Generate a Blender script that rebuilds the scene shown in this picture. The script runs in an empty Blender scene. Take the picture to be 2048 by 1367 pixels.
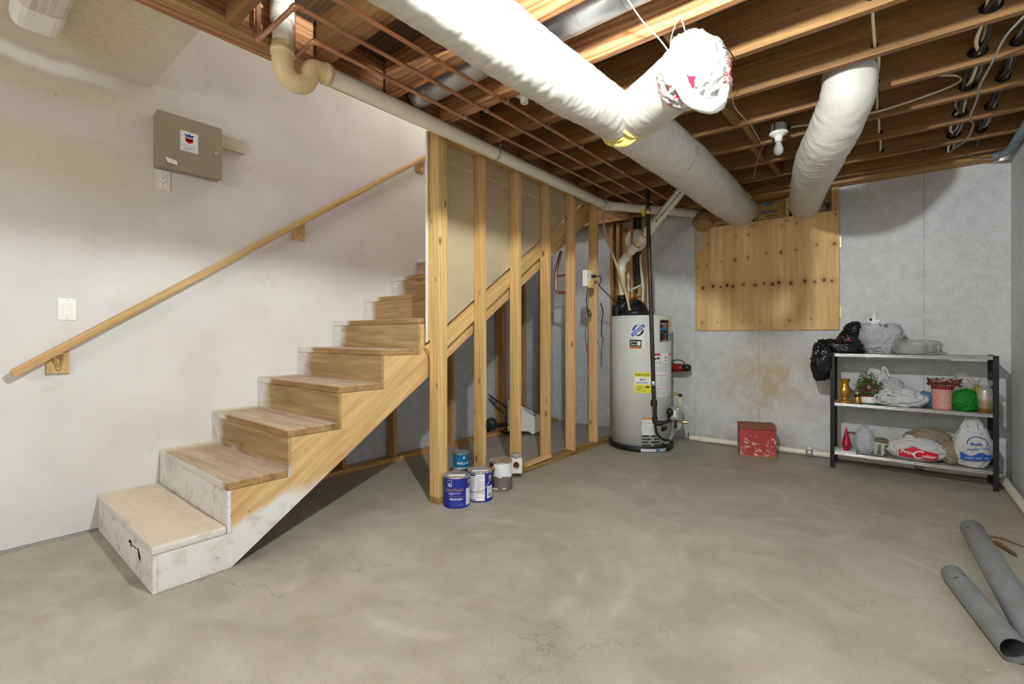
import bpy, bmesh, math, random
from math import sin, cos, pi, radians, sqrt
from mathutils import Vector, Matrix, noise as mn

C = bpy.context.scene.collection
scene = bpy.context.scene
random.seed(7)

# ------------------------------------------------------------------ camera, sky, exposure
cam_data = bpy.data.cameras.new('camera')
cam_data.sensor_fit = 'HORIZONTAL'; cam_data.sensor_width = 36.0
cam_data.lens = 938.0 / 2048.0 * 36.0
cam_data.shift_y = -11.5 / 2048.0
cam_data.clip_start = 0.05
cam = bpy.data.objects.new('camera', cam_data); C.objects.link(cam)
cam.location = (0, 0, 1.09); cam.rotation_euler = (radians(90), 0, radians(39.23))
scene.camera = cam

world = bpy.data.worlds.new('world'); scene.world = world; world.use_nodes = True
bg = world.node_tree.nodes['Background']
bg.inputs[0].default_value = (1.0, .965, .92, 1); bg.inputs[1].default_value = 0.70
scene.view_settings.view_transform = 'Standard'
try: scene.view_settings.look = 'None'
except Exception: pass
scene.view_settings.exposure = 0.15; scene.view_settings.gamma = 1.0
scene.view_settings.use_curve_mapping = False
BULB_STRENGTH = 3800.0
def lamp(name, loc, power, radius, col):
    l = bpy.data.lights.new(name, 'POINT'); l.energy = power; l.shadow_soft_size = radius; l.color = col
    o = bpy.data.objects.new(name, l); C.objects.link(o); o.location = loc
lamp('fill_light', (-1.3, -2.1, 2.1), 90, .5, (1.0, .96, .91))         # soft fill light added behind the camera, stands for no fixture
lamp('stairwell_fill', (-2.85, 3.3, 4.3), 48, .15, (1.0, .96, .92))     # unseen light added overhead to brighten the upper stairwell wall

# ------------------------------------------------------------------ node helpers
def srgb(r, g, b):
    f = lambda c: (c/255/12.92) if c/255 <= .04045 else ((c/255+.055)/1.055)**2.4
    return (f(r), f(g), f(b), 1.0)

class NT:
    def __init__(s, name, rough=.6, metal=0.0, spec=.4):
        s.m = bpy.data.materials.new(name); s.m.use_nodes = True
        s.t = s.m.node_tree; s.b = s.t.nodes['Principled BSDF']
        s.b.inputs['Roughness'].default_value = rough
        s.b.inputs['Metallic'].default_value = metal
        s.b.inputs['Specular IOR Level'].default_value = spec
    def n(s, typ, ins=None, **props):
        nd = s.t.nodes.new('ShaderNode' + typ)
        for k, v in props.items(): setattr(nd, k, v)
        for k, v in (ins or {}).items():
            if hasattr(v, 'is_output') or isinstance(v, bpy.types.NodeSocket): s.t.links.new(v, nd.inputs[k])
            else: nd.inputs[k].default_value = v
        return nd
    def link(s, a, b): s.t.links.new(a, b)
    def coord(s, kind='Object', scale=(1, 1, 1), rnd=False):
        if kind == 'Position': src = s.n('NewGeometry').outputs['Position']
        else: src = s.n('TexCoord').outputs[kind]
        if rnd:
            oi = s.n('ObjectInfo')
            mul = s.n('Math', {0: oi.outputs['Random'], 1: 37.0}, operation='MULTIPLY')
            cx = s.n('CombineXYZ', {0: mul.outputs[0], 1: mul.outputs[0], 2: mul.outputs[0]})
            src = s.n('VectorMath', {0: src, 1: cx.outputs[0]}, operation='ADD').outputs[0]
        mp = s.n('Mapping'); s.link(src, mp.inputs[0]); mp.inputs['Scale'].default_value = scale
        return mp.outputs[0]
    def noise(s, v, scale, detail=4, rough=.55, dist=0.0):
        return s.n('TexNoise', {'Vector': v, 'Scale': scale, 'Detail': detail, 'Roughness': rough, 'Distortion': dist}).outputs['Fac']
    def ramp(s, fac, stops, interp='LINEAR'):
        r = s.n('ValToRGB', {'Fac': fac}); r.color_ramp.interpolation = interp
        e = r.color_ramp.elements
        while len(e) < len(stops): e.new(.5)
        for i, (p, c) in enumerate(stops):
            e[i].position = p; e[i].color = c if len(c) == 4 else (*c, 1)
        return r.outputs['Color']
    def mask(s, fac, a, b):
        return s.n('MapRange', {'Value': fac, 'From Min': a, 'From Max': b, 'To Min': 0.0, 'To Max': 1.0}, clamp=True).outputs[0]
    def mix(s, fac, a, b, mode='MIX'):
        nd = s.n('MixRGB', blend_type=mode)
        for i, v in ((0, fac), (1, a), (2, b)):
            if isinstance(v, bpy.types.NodeSocket): s.link(v, nd.inputs[i])
            else: nd.inputs[i].default_value = v
        return nd.outputs[0]
    def math(s, op, a, b=0.0):
        nd = s.n('Math', operation=op)
        for i, v in ((0, a), (1, b)):
            if isinstance(v, bpy.types.NodeSocket): s.link(v, nd.inputs[i])
            else: nd.inputs[i].default_value = v
        return nd.outputs[0]
    def sep(s, v):
        return s.n('SeparateXYZ', {0: v}).outputs
    def color(s, c): 
        if isinstance(c, bpy.types.NodeSocket): s.link(c, s.b.inputs['Base Color'])
        else: s.b.inputs['Base Color'].default_value = c
    def bump(s, h, strength=.2, dist=.01):
        nd = s.n('Bump', {'Height': h, 'Strength': strength, 'Distance': dist}); s.link(nd.outputs[0], s.b.inputs['Normal'])

W4 = lambda v: (v, v, v, 1)

def plain(name, rgb, rough=.5, metal=0.0, var=.06, scale=9.0, spec=.4, bump=0.0):
    """one colour with a slight procedural mottling"""
    t = NT(name, rough, metal, spec); v = t.coord('Object', (1, 1, 1), True)
    n = t.noise(v, scale, 4)
    c = srgb(*rgb)
    lo = tuple(x*(1-var*2) for x in c[:3])+(1,); hi = tuple(min(1, x*(1+var*2)) for x in c[:3])+(1,)
    t.color(t.ramp(n, [(.3, lo), (.7, hi)]))
    if bump: t.bump(t.noise(v, scale*3, 3), bump, .004)
    return t.m

def wood(name, light, mid, dark, knots=.055, rough=.62, contrast=1.0, along=1.0):
    """lumber: grain runs along the object's local X"""
    t = NT(name, rough, 0, .3)
    v = t.coord('Object', (1.1*along, 13, 13), True)
    n1 = t.noise(v, 1.6, 6, .6, .6)
    v2 = t.coord('Object', (2.0*along, 75, 75), True)
    n2 = t.noise(v2, 1.0, 3, .5)
    wv = t.n('TexWave', {'Vector': t.coord('Object', (.35*along, 9, 9), True), 'Scale': 2.2, 'Distortion': 6.5, 'Detail': 2.5, 'Detail Scale': 1.1}, wave_type='BANDS', bands_direction='DIAGONAL').outputs['Fac']
    f = t.math('ADD', t.math('MULTIPLY', n1, .55), t.math('ADD', t.math('MULTIPLY', n2, .25), t.math('MULTIPLY', wv, .22*contrast)))
    col = t.ramp(f, [(.28, srgb(*dark)), (.5, srgb(*mid)), (.72, srgb(*light))])
    oi = t.n('ObjectInfo').outputs['Random']
    hs = t.n('HueSaturation', {'Color': col, 'Value': t.n('MapRange', {'Value': oi, 'To Min': .9, 'To Max': 1.08}).outputs[0], 'Saturation': 1.0})
    col = hs.outputs[0]
    if knots:
        vo = t.n('TexVoronoi', {'Vector': t.coord('Object', (4.2, 10, 10), True), 'Scale': 1.0, 'Randomness': 1.0}).outputs['Distance']
        k = t.mask(vo, knots*2.6, knots*1.1)
        col = t.mix(t.math('MULTIPLY', k, .8), col, srgb(88, 58, 30))
    t.color(col); t.bump(n2, .12, .002)
    return t.m

# ------------------------------------------------------------------ materials
def m_floor():
    t = NT('concrete_floor', .5, 0, .35)
    p = t.coord('Position')
    n1 = t.noise(p, 1.1, 5, .6, .4); n2 = t.noise(p, 6, 6, .65); n3 = t.noise(p, 110, 4, .7)
    col = t.ramp(n1, [(.28, srgb(144, 136, 118)), (.5, srgb(166, 158, 139)), (.72, srgb(188, 181, 163))])
    col = t.mix(.30, col, t.ramp(n2, [(.3, srgb(136, 129, 116)), (.7, srgb(192, 188, 180))]))
    col = t.mix(.13, col, t.ramp(n3, [(.35, W4(.12)), (.65, W4(.62))]))
    br = t.noise(t.n('VectorMath', {0: p, 1: (1.0, 1.35, 1.0)}, operation='MULTIPLY').outputs[0], 1.5, 5, .62, 1.4)
    col = t.mix(t.math('MULTIPLY', t.mask(br, .50, .66), .22), col, srgb(124, 117, 102))
    arcs = None
    for i, (cx, cy, sc) in enumerate(((-.9, 3.5, 5.0), (-.2, 2.6, 6.0), (-1.6, 1.6, 5.2), (-2.4, -.3, 4.6), (.2, 4.2, 6.0))):
        off = t.n('VectorMath', {0: p, 1: (-cx, -cy, 0)}, operation='ADD').outputs[0]
        w = t.n('TexWave', {'Vector': off, 'Scale': sc/3.6, 'Distortion': 1.1, 'Detail': 2.0, 'Detail Scale': 1.3}, wave_type='RINGS', rings_direction='Z', wave_profile='SIN').outputs['Fac']
        ln = t.n('VectorMath', {0: off}, operation='LENGTH').outputs['Value']
        m = t.math('MULTIPLY', t.mask(w, .72, 1.0), t.math('MULTIPLY', t.mask(ln, 1.45, .8), t.mask(ln, .1, .35)))
        m = t.math('MULTIPLY', m, t.mask(t.noise(p, 2.2+.4*i, 4), .46, .64))
        arcs = m if arcs is None else t.math('MAXIMUM', arcs, m)
    col = t.mix(t.math('MULTIPLY', arcs, .24), col, srgb(208, 202, 192))
    st = t.mask(t.noise(p, 2.3, 5, .6, .8), .62, .78)
    col = t.mix(t.math('MULTIPLY', st, .30), col, srgb(150, 126, 84))
    crk = t.n('TexVoronoi', {'Vector': t.n('VectorMath', {0: p, 1: t.n('TexNoise', {'Vector': p, 'Scale': 2.5, 'Detail': 5.0}).outputs['Color']}, operation='ADD').outputs[0], 'Scale': .62}, feature='DISTANCE_TO_EDGE').outputs['Distance']
    cm = t.math('MULTIPLY', t.mask(crk, .0035, .0008), t.mask(t.noise(p, .7, 2), .46, .58))
    col = t.mix(t.math('MULTIPLY', cm, .4), col, srgb(96, 90, 80))
    spk = t.math('MULTIPLY', t.mask(t.n('TexVoronoi', {'Vector': p, 'Scale': 9.0}).outputs['Distance'], .07, .03), t.mask(t.noise(p, 1.3, 2), .5, .6))
    col = t.mix(t.math('MULTIPLY', spk, .5), col, srgb(225, 222, 216))
    t.color(col); t.bump(t.math('ADD', t.math('MULTIPLY', n3, .35), t.math('MULTIPLY', n2, 1.5)), .10, .004)
    t.link(t.n('MapRange', {'Value': n2, 'To Min': .42, 'To Max': .62}).outputs[0], t.b.inputs['Roughness'])
    return t.m

def m_concrete(name, a, b, stain=False, seams=True):
    t = NT(name, .8, 0, .2)
    p = t.coord('Position')
    n1 = t.noise(p, 1.4, 5, .6); n2 = t.noise(p, 15, 6, .7)
    col = t.ramp(n1, [(.28, srgb(*a)), (.72, srgb(*b))])
    col = t.mix(.30, col, t.ramp(n2, [(.3, W4(.28)), (.7, W4(.80))]))
    pit = t.n('TexVoronoi', {'Vector': p, 'Scale': 40.0, 'Randomness': 1.0}).outputs['Distance']
    pm = t.math('MULTIPLY', t.mask(pit, .17, .06), t.mask(t.noise(p, 3.3, 3), .34, .52))
    col = t.mix(t.math('MULTIPLY', pm, .62), col, srgb(92, 90, 88))
    sp = t.sep(p)
    if seams:
        mod = t.math('ABSOLUTE', t.math('SUBTRACT', t.math('FRACT', t.math('MULTIPLY', t.math('ADD', sp[0], .12), 1/.61)), .5))
        ln = t.math('MULTIPLY', t.mask(mod, .012, .002), t.mask(t.noise(p, 6, 3), .35, .6))
        col = t.mix(t.math('MULTIPLY', ln, .35), col, srgb(118, 116, 112))
    if stain:
        d = t.n('VectorMath', {0: t.n('VectorMath', {0: p, 1: (.95, 0, -.66)}, operation='ADD').outputs[0], 1: (1.0, 0, 1.35)}, operation='MULTIPLY').outputs[0]
        ln = t.n('VectorMath', {0: d}, operation='LENGTH').outputs['Value']
        sm = t.math('MULTIPLY', t.mask(ln, .66, .15), t.mask(t.noise(p, 4.6, 7, .68, .6), .34, .60))
        col = t.mix(t.math('MULTIPLY', sm, .78), col, srgb(186, 164, 122))
        low = t.math('MULTIPLY', t.mask(sp[2], .22, .02), t.mask(t.noise(p, 4, 4), .40, .66))
        col = t.mix(t.math('MULTIPLY', low, .55), col, srgb(160, 146, 122))
    t.color(col); t.bump(t.math('ADD', n2, t.math('MULTIPLY', pm, -1.5)), .25, .006)
    return t.m

def m_drywall_left():
    t = NT('painted_drywall', .7, 0, .25)
    p = t.coord('Position'); sp = t.sep(p)
    n1 = t.noise(p, 2.2, 4, .55)
    col = t.ramp(n1, [(.3, srgb(206, 203, 199)), (.7, srgb(219, 217, 214))])
    wob = t.math('MULTIPLY', t.math('SUBTRACT', t.noise(p, 2.0, 3), .5), .12)
    z = t.math('ADD', sp[2], wob)
    paper = t.math('MULTIPLY', t.mask(z, 1.72, 1.98), t.mask(t.math('ADD', sp[1], wob), 1.0, .72))
    pc = t.ramp(t.noise(p, 40, 3), [(.3, srgb(198, 191, 172)), (.7, srgb(207, 200, 182))])
    col = t.mix(t.math('MULTIPLY', paper, .85), col, pc)
    band = t.math('MULTIPLY', t.mask(t.math('ABSOLUTE', t.math('SUBTRACT', z, 2.27)), .12, .06), t.mask(t.noise(p, 1.7, 3), .25, .5))
    col = t.mix(t.math('MULTIPLY', band, .75), col, srgb(210, 204, 202))
    edge = t.mask(t.math('ABSOLUTE', t.math('SUBTRACT', z, 2.535)), .05, .02)
    col = t.mix(t.math('MULTIPLY', edge, t.math('MULTIPLY', t.mask(sp[1], .72, .45), .8)), col, srgb(246, 245, 243))
    sm = t.math('MULTIPLY', t.mask(t.noise(p, 3.1, 6, .6, 1.0), .6, .72), t.mask(t.noise(p, 22, 3), .4, .62))
    col = t.mix(t.math('MULTIPLY', sm, .28), col, srgb(170, 162, 152))
    sc = t.mask(t.n('TexVoronoi', {'Vector': p, 'Scale': 5.2}).outputs['Distance'], .035, .012)
    col = t.mix(t.math('MULTIPLY', sc, .6), col, srgb(120, 112, 104))
    t.color(col); t.bump(t.noise(p, 45, 3), .06, .003)
    return t.m

def m_drywall_ceiling():
    t = NT('taped_drywall_ceiling', .75, 0, .2)
    p = t.coord('Position'); sp = t.sep(p)
    col = t.ramp(t.noise(p, 30, 3), [(.3, srgb(204, 194, 166)), (.7, srgb(219, 209, 184))])
    m1 = t.math('MULTIPLY', t.mask(sp[0], -3.22, -3.34), t.mask(t.noise(p, 2, 3), .2, .5))
    col = t.mix(t.math('MULTIPLY', m1, .7), col, srgb(226, 221, 216))
    m2 = t.math('MULTIPLY', t.mask(sp[1], .55, .72), t.mask(t.noise(p, 3, 3), .34, .6))
    col = t.mix(t.math('MULTIPLY', m2, .6), col, srgb(224, 219, 212))
    t.color(col)
    return t.m

def m_stair(name, base_l, base_m, base_d, kind):
    """stair lumber: grain along local X, white overspray near the wall and over the two lowest steps"""
    t = NT(name, .68, 0, .25)
    v = t.coord('Object', (1.2, 12, 12), True)
    n1 = t.noise(v, 1.7, 6, .62, .8); n2 = t.noise(t.coord('Object', (2.5, 70, 70), True), 1.0, 3)
    f = t.math('ADD', t.math('MULTIPLY', n1, .75), t.math('MULTIPLY', n2, .25))
    col = t.ramp(f, [(.3, srgb(*base_d)), (.5, srgb(*base_m)), (.7, srgb(*base_l))])
    if kind != 'stringer':
        vo = t.n('TexVoronoi', {'Vector': t.coord('Object', (2.6, 5, 5), True), 'Scale': 1.0}).outputs['Distance']
        col = t.mix(t.math('MULTIPLY', t.mask(vo, .16, .05), .65), col, srgb(96, 64, 34))
    p = t.coord('Position'); sp = t.sep(p)
    wob = t.math('MULTIPLY', t.math('SUBTRACT', t.noise(p, 5, 4), .5), .16)
    x = t.math('ADD', sp[0], wob); z = t.math('ADD', sp[2], wob)
    dirt = t.mask(t.noise(p, 9, 5, .65, .5), .52, .75)
    white = t.mix(t.math('MULTIPLY', dirt, .62), srgb(222, 220, 216), srgb(160, 148, 132))
    if kind == 'riser':
        m = t.math('MAXIMUM', t.math('MULTIPLY', t.mask(x, -3.28, -3.37), t.mask(z, 1.78, 1.55)), t.mask(z, .42, .36))
        m = t.math('MULTIPLY', m, t.mask(t.noise(p, 16, 4), .18, .42))
    elif kind == 'tread':
        m = t.math('MAXIMUM', t.math('MULTIPLY', t.mask(x, -3.34, -3.42), .7), t.math('MULTIPLY', t.mask(sp[2], .30, .25), .62))
        nz = t.math('ABSOLUTE', t.sep(t.n('NewGeometry').outputs['Normal'])[2])
        side = t.mask(nz, .6, .3)
        m2 = t.math('MULTIPLY', side, t.math('MAXIMUM', t.mask(sp[2], .30, .25), t.math('MULTIPLY', t.mask(sp[2], .48, .42), t.mask(x, -2.44, -2.46))))
        m = t.math('MAXIMUM', m, t.math('MAXIMUM', t.math('MULTIPLY', m2, .9), t.math('MULTIPLY', side, t.mask(x, -3.22, -3.30))))
        wear = t.math('MULTIPLY', t.mask(nz, .6, .9), .72)
        col = t.mix(wear, col, t.ramp(n1, [(.3, srgb(168, 150, 128)), (.7, srgb(204, 188, 166))]))
        white = t.mix(t.math('MULTIPLY', t.mask(nz, .6, .9), .55), white, srgb(222, 208, 170))
    else:
        m = t.math('MULTIPLY', t.mask(t.math('SUBTRACT', z, t.math('MULTIPLY', t.math('MAXIMUM', t.math('SUBTRACT', sp[1], .86), 0.0), .35)), .225, .175), t.mask(z, .34, .25))
        m = t.math('MULTIPLY', m, t.mask(sp[0], -2.5, -2.43))
    col = t.mix(m, col, white)
    nails = t.mask(t.n('TexVoronoi', {'Vector': p, 'Scale': 11.0}).outputs['Distance'], .06, .03)
    col = t.mix(t.math('MULTIPLY', nails, .6), col, srgb(72, 56, 40))
    t.color(col); t.bump(n2, .12, .002)
    return t.m

def m_vcol(name, rough=.6, spec=.3, bump=.1, metal=0.0):
    t = NT(name, rough, metal, spec)
    a = t.n('VertexColor', layer_name='Col').outputs[0]
    n = t.noise(t.coord('Object', (3, 3, 3)), 30, 3)
    t.color(t.mix(.12, a, t.ramp(n, [(.3, W4(.1)), (.7, W4(.8))]), 'OVERLAY'))
    if bump: t.bump(n, bump, .002)
    return t.m

def m_plastic_film(name, rgb, transp=.3, transl=.3, rough=.3):
    t = NT(name, rough, 0, .5); t.color(srgb(*rgb))
    p = t.coord('Object', (1, 1, 1), True); t.bump(t.noise(p, 30, 5, .6, 1.6), .8, .012)
    tr = t.n('BsdfTranslucent', {'Color': srgb(*rgb)}); tp = t.n('BsdfTransparent', {'Color': srgb(*(min(255, c+20) for c in rgb))})
    m1 = t.n('MixShader', {0: transl, 1: t.b.outputs[0], 2: tr.outputs[0]})
    m2 = t.n('MixShader', {0: transp, 1: m1.outputs[0], 2: tp.outputs[0]})
    t.link(m2.outputs[0], t.t.nodes['Material Output'].inputs['Surface'])
    return t.m

def m_emit(name, rgb, strength):
    t = NT(name, .3); t.color(srgb(*rgb)); t.b.inputs['Emission Color'].default_value = srgb(*rgb)
    t.b.inputs['Emission Strength'].default_value = strength
    return t.m

def m_glass(name, rgb, rough=.05, alpha=.35):
    t = NT(name, rough, 0, .6); t.color(srgb(*rgb))
    tp = t.n('BsdfTransparent', {'Color': srgb(*rgb)})
    mx = t.n('MixShader', {0: 1-alpha, 1: t.b.outputs[0], 2: tp.outputs[0]})
    t.link(mx.outputs[0], t.t.nodes['Material Output'].inputs['Surface'])
    return t.m

M = {}
M['floor'] = m_floor()
M['conc'] = m_concrete('concrete_wall', (207, 209, 211), (228, 230, 232), True)
M['conc_blue'] = m_concrete('grey_concrete_wall', (168, 172, 182), (190, 194, 202))
M['drywall'] = m_drywall_left()
M['dryceil'] = m_drywall_ceiling()
M['dryback'] = plain('drywall_back_paper', (186, 172, 138), .8, 0, .05, 4)
M['gypsum'] = plain('gypsum_edge', (238, 234, 226), .8)
M['pine'] = wood('pine_lumber', (226, 194, 138), (212, 176, 116), (188, 150, 94), .06, contrast=.6)
M['pine_dark'] = wood('aged_pine_lumber', (204, 166, 112), (182, 142, 90), (148, 110, 66), contrast=.7)
M['joist'] = wood('fir_joist_lumber', (190, 152, 98), (150, 112, 68), (118, 84, 50), .035, contrast=.25)
M['joist_red'] = wood('red_fir_lumber', (198, 148, 104), (170, 118, 78), (128, 84, 52), .03, contrast=1.2)
M['ply_sub'] = wood('subfloor_panel', (112, 90, 70), (90, 72, 56), (70, 56, 44), 0)
M['oak'] = wood('handrail_wood', (216, 186, 136), (202, 168, 116), (178, 144, 94), 0, contrast=.5)
M['treated'] = wood('treated_plate_lumber', (188, 156, 92), (160, 128, 70), (120, 92, 48), .05)
M['riser'] = m_stair('riser_plywood', (192, 164, 118), (166, 138, 94), (126, 102, 66), 'riser')
M['tread'] = m_stair('tread_lumber', (184, 150, 104), (158, 124, 80), (122, 92, 58), 'tread')
M['stringer'] = m_stair('stringer_lumber', (220, 188, 138), (204, 168, 114), (180, 138, 88), 'stringer')
M['pvc'] = plain('white_pvc', (236, 231, 216), .32, 0, .03, 3)
M['pvc_yellow'] = plain('yellowed_pvc', (226, 208, 158), .3, 0, .05, 3)
M['pvc_grey'] = plain('grey_pvc', (124, 127, 129), .38, 0, .08, 6)
M['copper'] = plain('aged_copper', (196, 146, 112), .36, .6, .14, 5)
M['brass'] = plain('brass', (206, 188, 136), .28, .75, .05)
M['steel'] = plain('galvanised_steel', (190, 193, 198), .34, .6, .12, 5)
M['chrome'] = plain('chrome_edge', (212, 212, 210), .25, .85, .12, 12)
M['zinc'] = plain('zinc_box', (206, 208, 210), .4, .1, .05)
M['black'] = plain('black_plastic', (30, 30, 32), .35, 0, .1)
M['blackiron'] = plain('black_iron_pipe', (58, 52, 48), .42, .5, .16, 14)
M['blackpaint'] = plain('black_painted_steel', (34, 34, 38), .45, .2, .1)
M['white'] = plain('white_plastic', (238, 236, 232), .35, 0, .02)
M['ivory'] = plain('ivory_plastic', (226, 220, 210), .35, 0, .03)
M['porcelain'] = plain('porcelain', (242, 241, 238), .2, 0, .02)
M['beige_metal'] = plain('beige_enamelled_steel', (150, 140, 122), .42, 0, .03, 3)
M['beige_light'] = plain('light_beige_steel', (190, 180, 160), .45, 0, .03, 3)
M['heater'] = plain('grey_enamel', (214, 217, 211), .36, 0, .02, 3)
M['yellow'] = plain('yellow_label', (236, 230, 60), .5, 0, .02)
M['paper'] = plain('white_label_paper', (238, 238, 240), .6, 0, .03)
M['ink'] = plain('black_ink', (34, 32, 34), .6)
M['inkgrey'] = plain('grey_ink', (150, 150, 156), .6)
M['inkblue'] = plain('blue_ink', (38, 84, 170), .6)
M['inkcyan'] = plain('light_blue_ink', (60, 130, 196), .6)
M['inkred'] = plain('red_ink', (204, 34, 52), .6)
M['inkorange'] = plain('orange_ink', (226, 142, 62), .6)
M['inkgreen'] = plain('green_ink', (30, 110, 76), .6)
M['darkblue'] = plain('dark_blue_label', (34, 44, 140), .35, 0, .05, 4)
M['teal'] = plain('teal_label', (28, 116, 168), .4, 0, .08, 5)
M['white_ink'] = plain('white_ink', (244, 244, 246), .5, 0, .01)
M['bronze_ink'] = plain('bronze_ink', (168, 128, 96), .45)
M['slot'] = plain('dark_slot', (14, 13, 13), .8)
M['insul'] = plain('yellow_fibreglass', (226, 210, 120), .95, 0, .16, 26, bump=.8)
M['kraft'] = plain('kraft_paper_facing', (180, 146, 92), .75, 0, .10, 7, bump=.4)
M['red_motor'] = plain('dark_red_enamel', (136, 28, 34), .3)
M['hose'] = plain('clear_vinyl_hose', (196, 180, 142), .3, 0, .06)
M['hose_white'] = plain('cloudy_tubing', (206, 208, 196), .3, 0, .06)
M['cable'] = plain('white_cable_jacket', (228, 216, 186), .5, 0, .05)
M['cable_black'] = plain('black_cable_jacket', (34, 32, 32), .5, 0, .1)
M['cable_grey'] = plain('grey_cable_jacket', (150, 148, 146), .5, 0, .05)
M['string'] = plain('grey_string', (190, 182, 168), .9)
M['foam_blue'] = plain('blue_grey_foam', (132, 148, 158), .8, 0, .15, 12)
M['gold'] = plain('gold_paint', (200, 156, 70), .3, .7, .12, 6)
M['silver_glaze'] = plain('silver_glaze', (214, 206, 186), .25, .6, .05)
M['redberry'] = plain('red_berry', (140, 28, 36), .4)
M['leaf'] = plain('green_leaf', (58, 108, 40), .5, 0, .2, 30)
M['leaf_dark'] = plain('dark_leaf', (86, 62, 42), .6, 0, .2, 30)
M['twig'] = plain('brown_twig', (92, 60, 42), .8)
M['crimson'] = plain('crimson_lacquer', (170, 24, 60), .35, .3, .1, 20)
M['potred'] = plain('dark_red_rim', (132, 40, 40), .5)
M['glass'] = m_glass('clear_glass', (236, 240, 236))
M['glass_bulb'] = m_glass('frosted_bulb_glass', (236, 238, 240), .2, .6)
M['glass_lit'] = m_emit('lit_bulb', (244, 250, 249), BULB_STRENGTH)
M['film_white'] = m_plastic_film('white_bag_film', (238, 238, 240), .0, .3)
M['film_thin'] = m_plastic_film('thin_white_bag_film', (228, 231, 236), .28, .3)
M['film_clear'] = m_plastic_film('clear_bag_film', (230, 230, 228), .72, .15)
M['film_brown'] = m_plastic_film('brownish_bag_film', (176, 160, 138), .12, .25)
M['film_black'] = plain('black_bag_film', (22, 21, 23), .22, 0, .2, 20, .6, .5)
M['cello_green'] = m_plastic_film('green_cellophane', (34, 160, 50), .25, .2, .12)
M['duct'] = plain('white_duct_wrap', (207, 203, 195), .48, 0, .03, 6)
M['blue_cloth'] = plain('blue_cloth', (74, 142, 186), .7, 0, .15, 14)
M['bark'] = plain('bark_chip', (112, 88, 56), .9, 0, .15, 20)
M['tan'] = plain('tan_filling', (150, 128, 100), .85, 0, .25, 22)
M['vcol'] = m_vcol('coloured_surface')
M['vcol_gloss'] = m_vcol('coloured_gloss', .35)
M['lens'] = plain('acrylic_lens', (222, 214, 208), .3, 0, .03)
M['lens_shade'] = plain('ribbed_acrylic', (204, 196, 192), .3, 0, .03)

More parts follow.
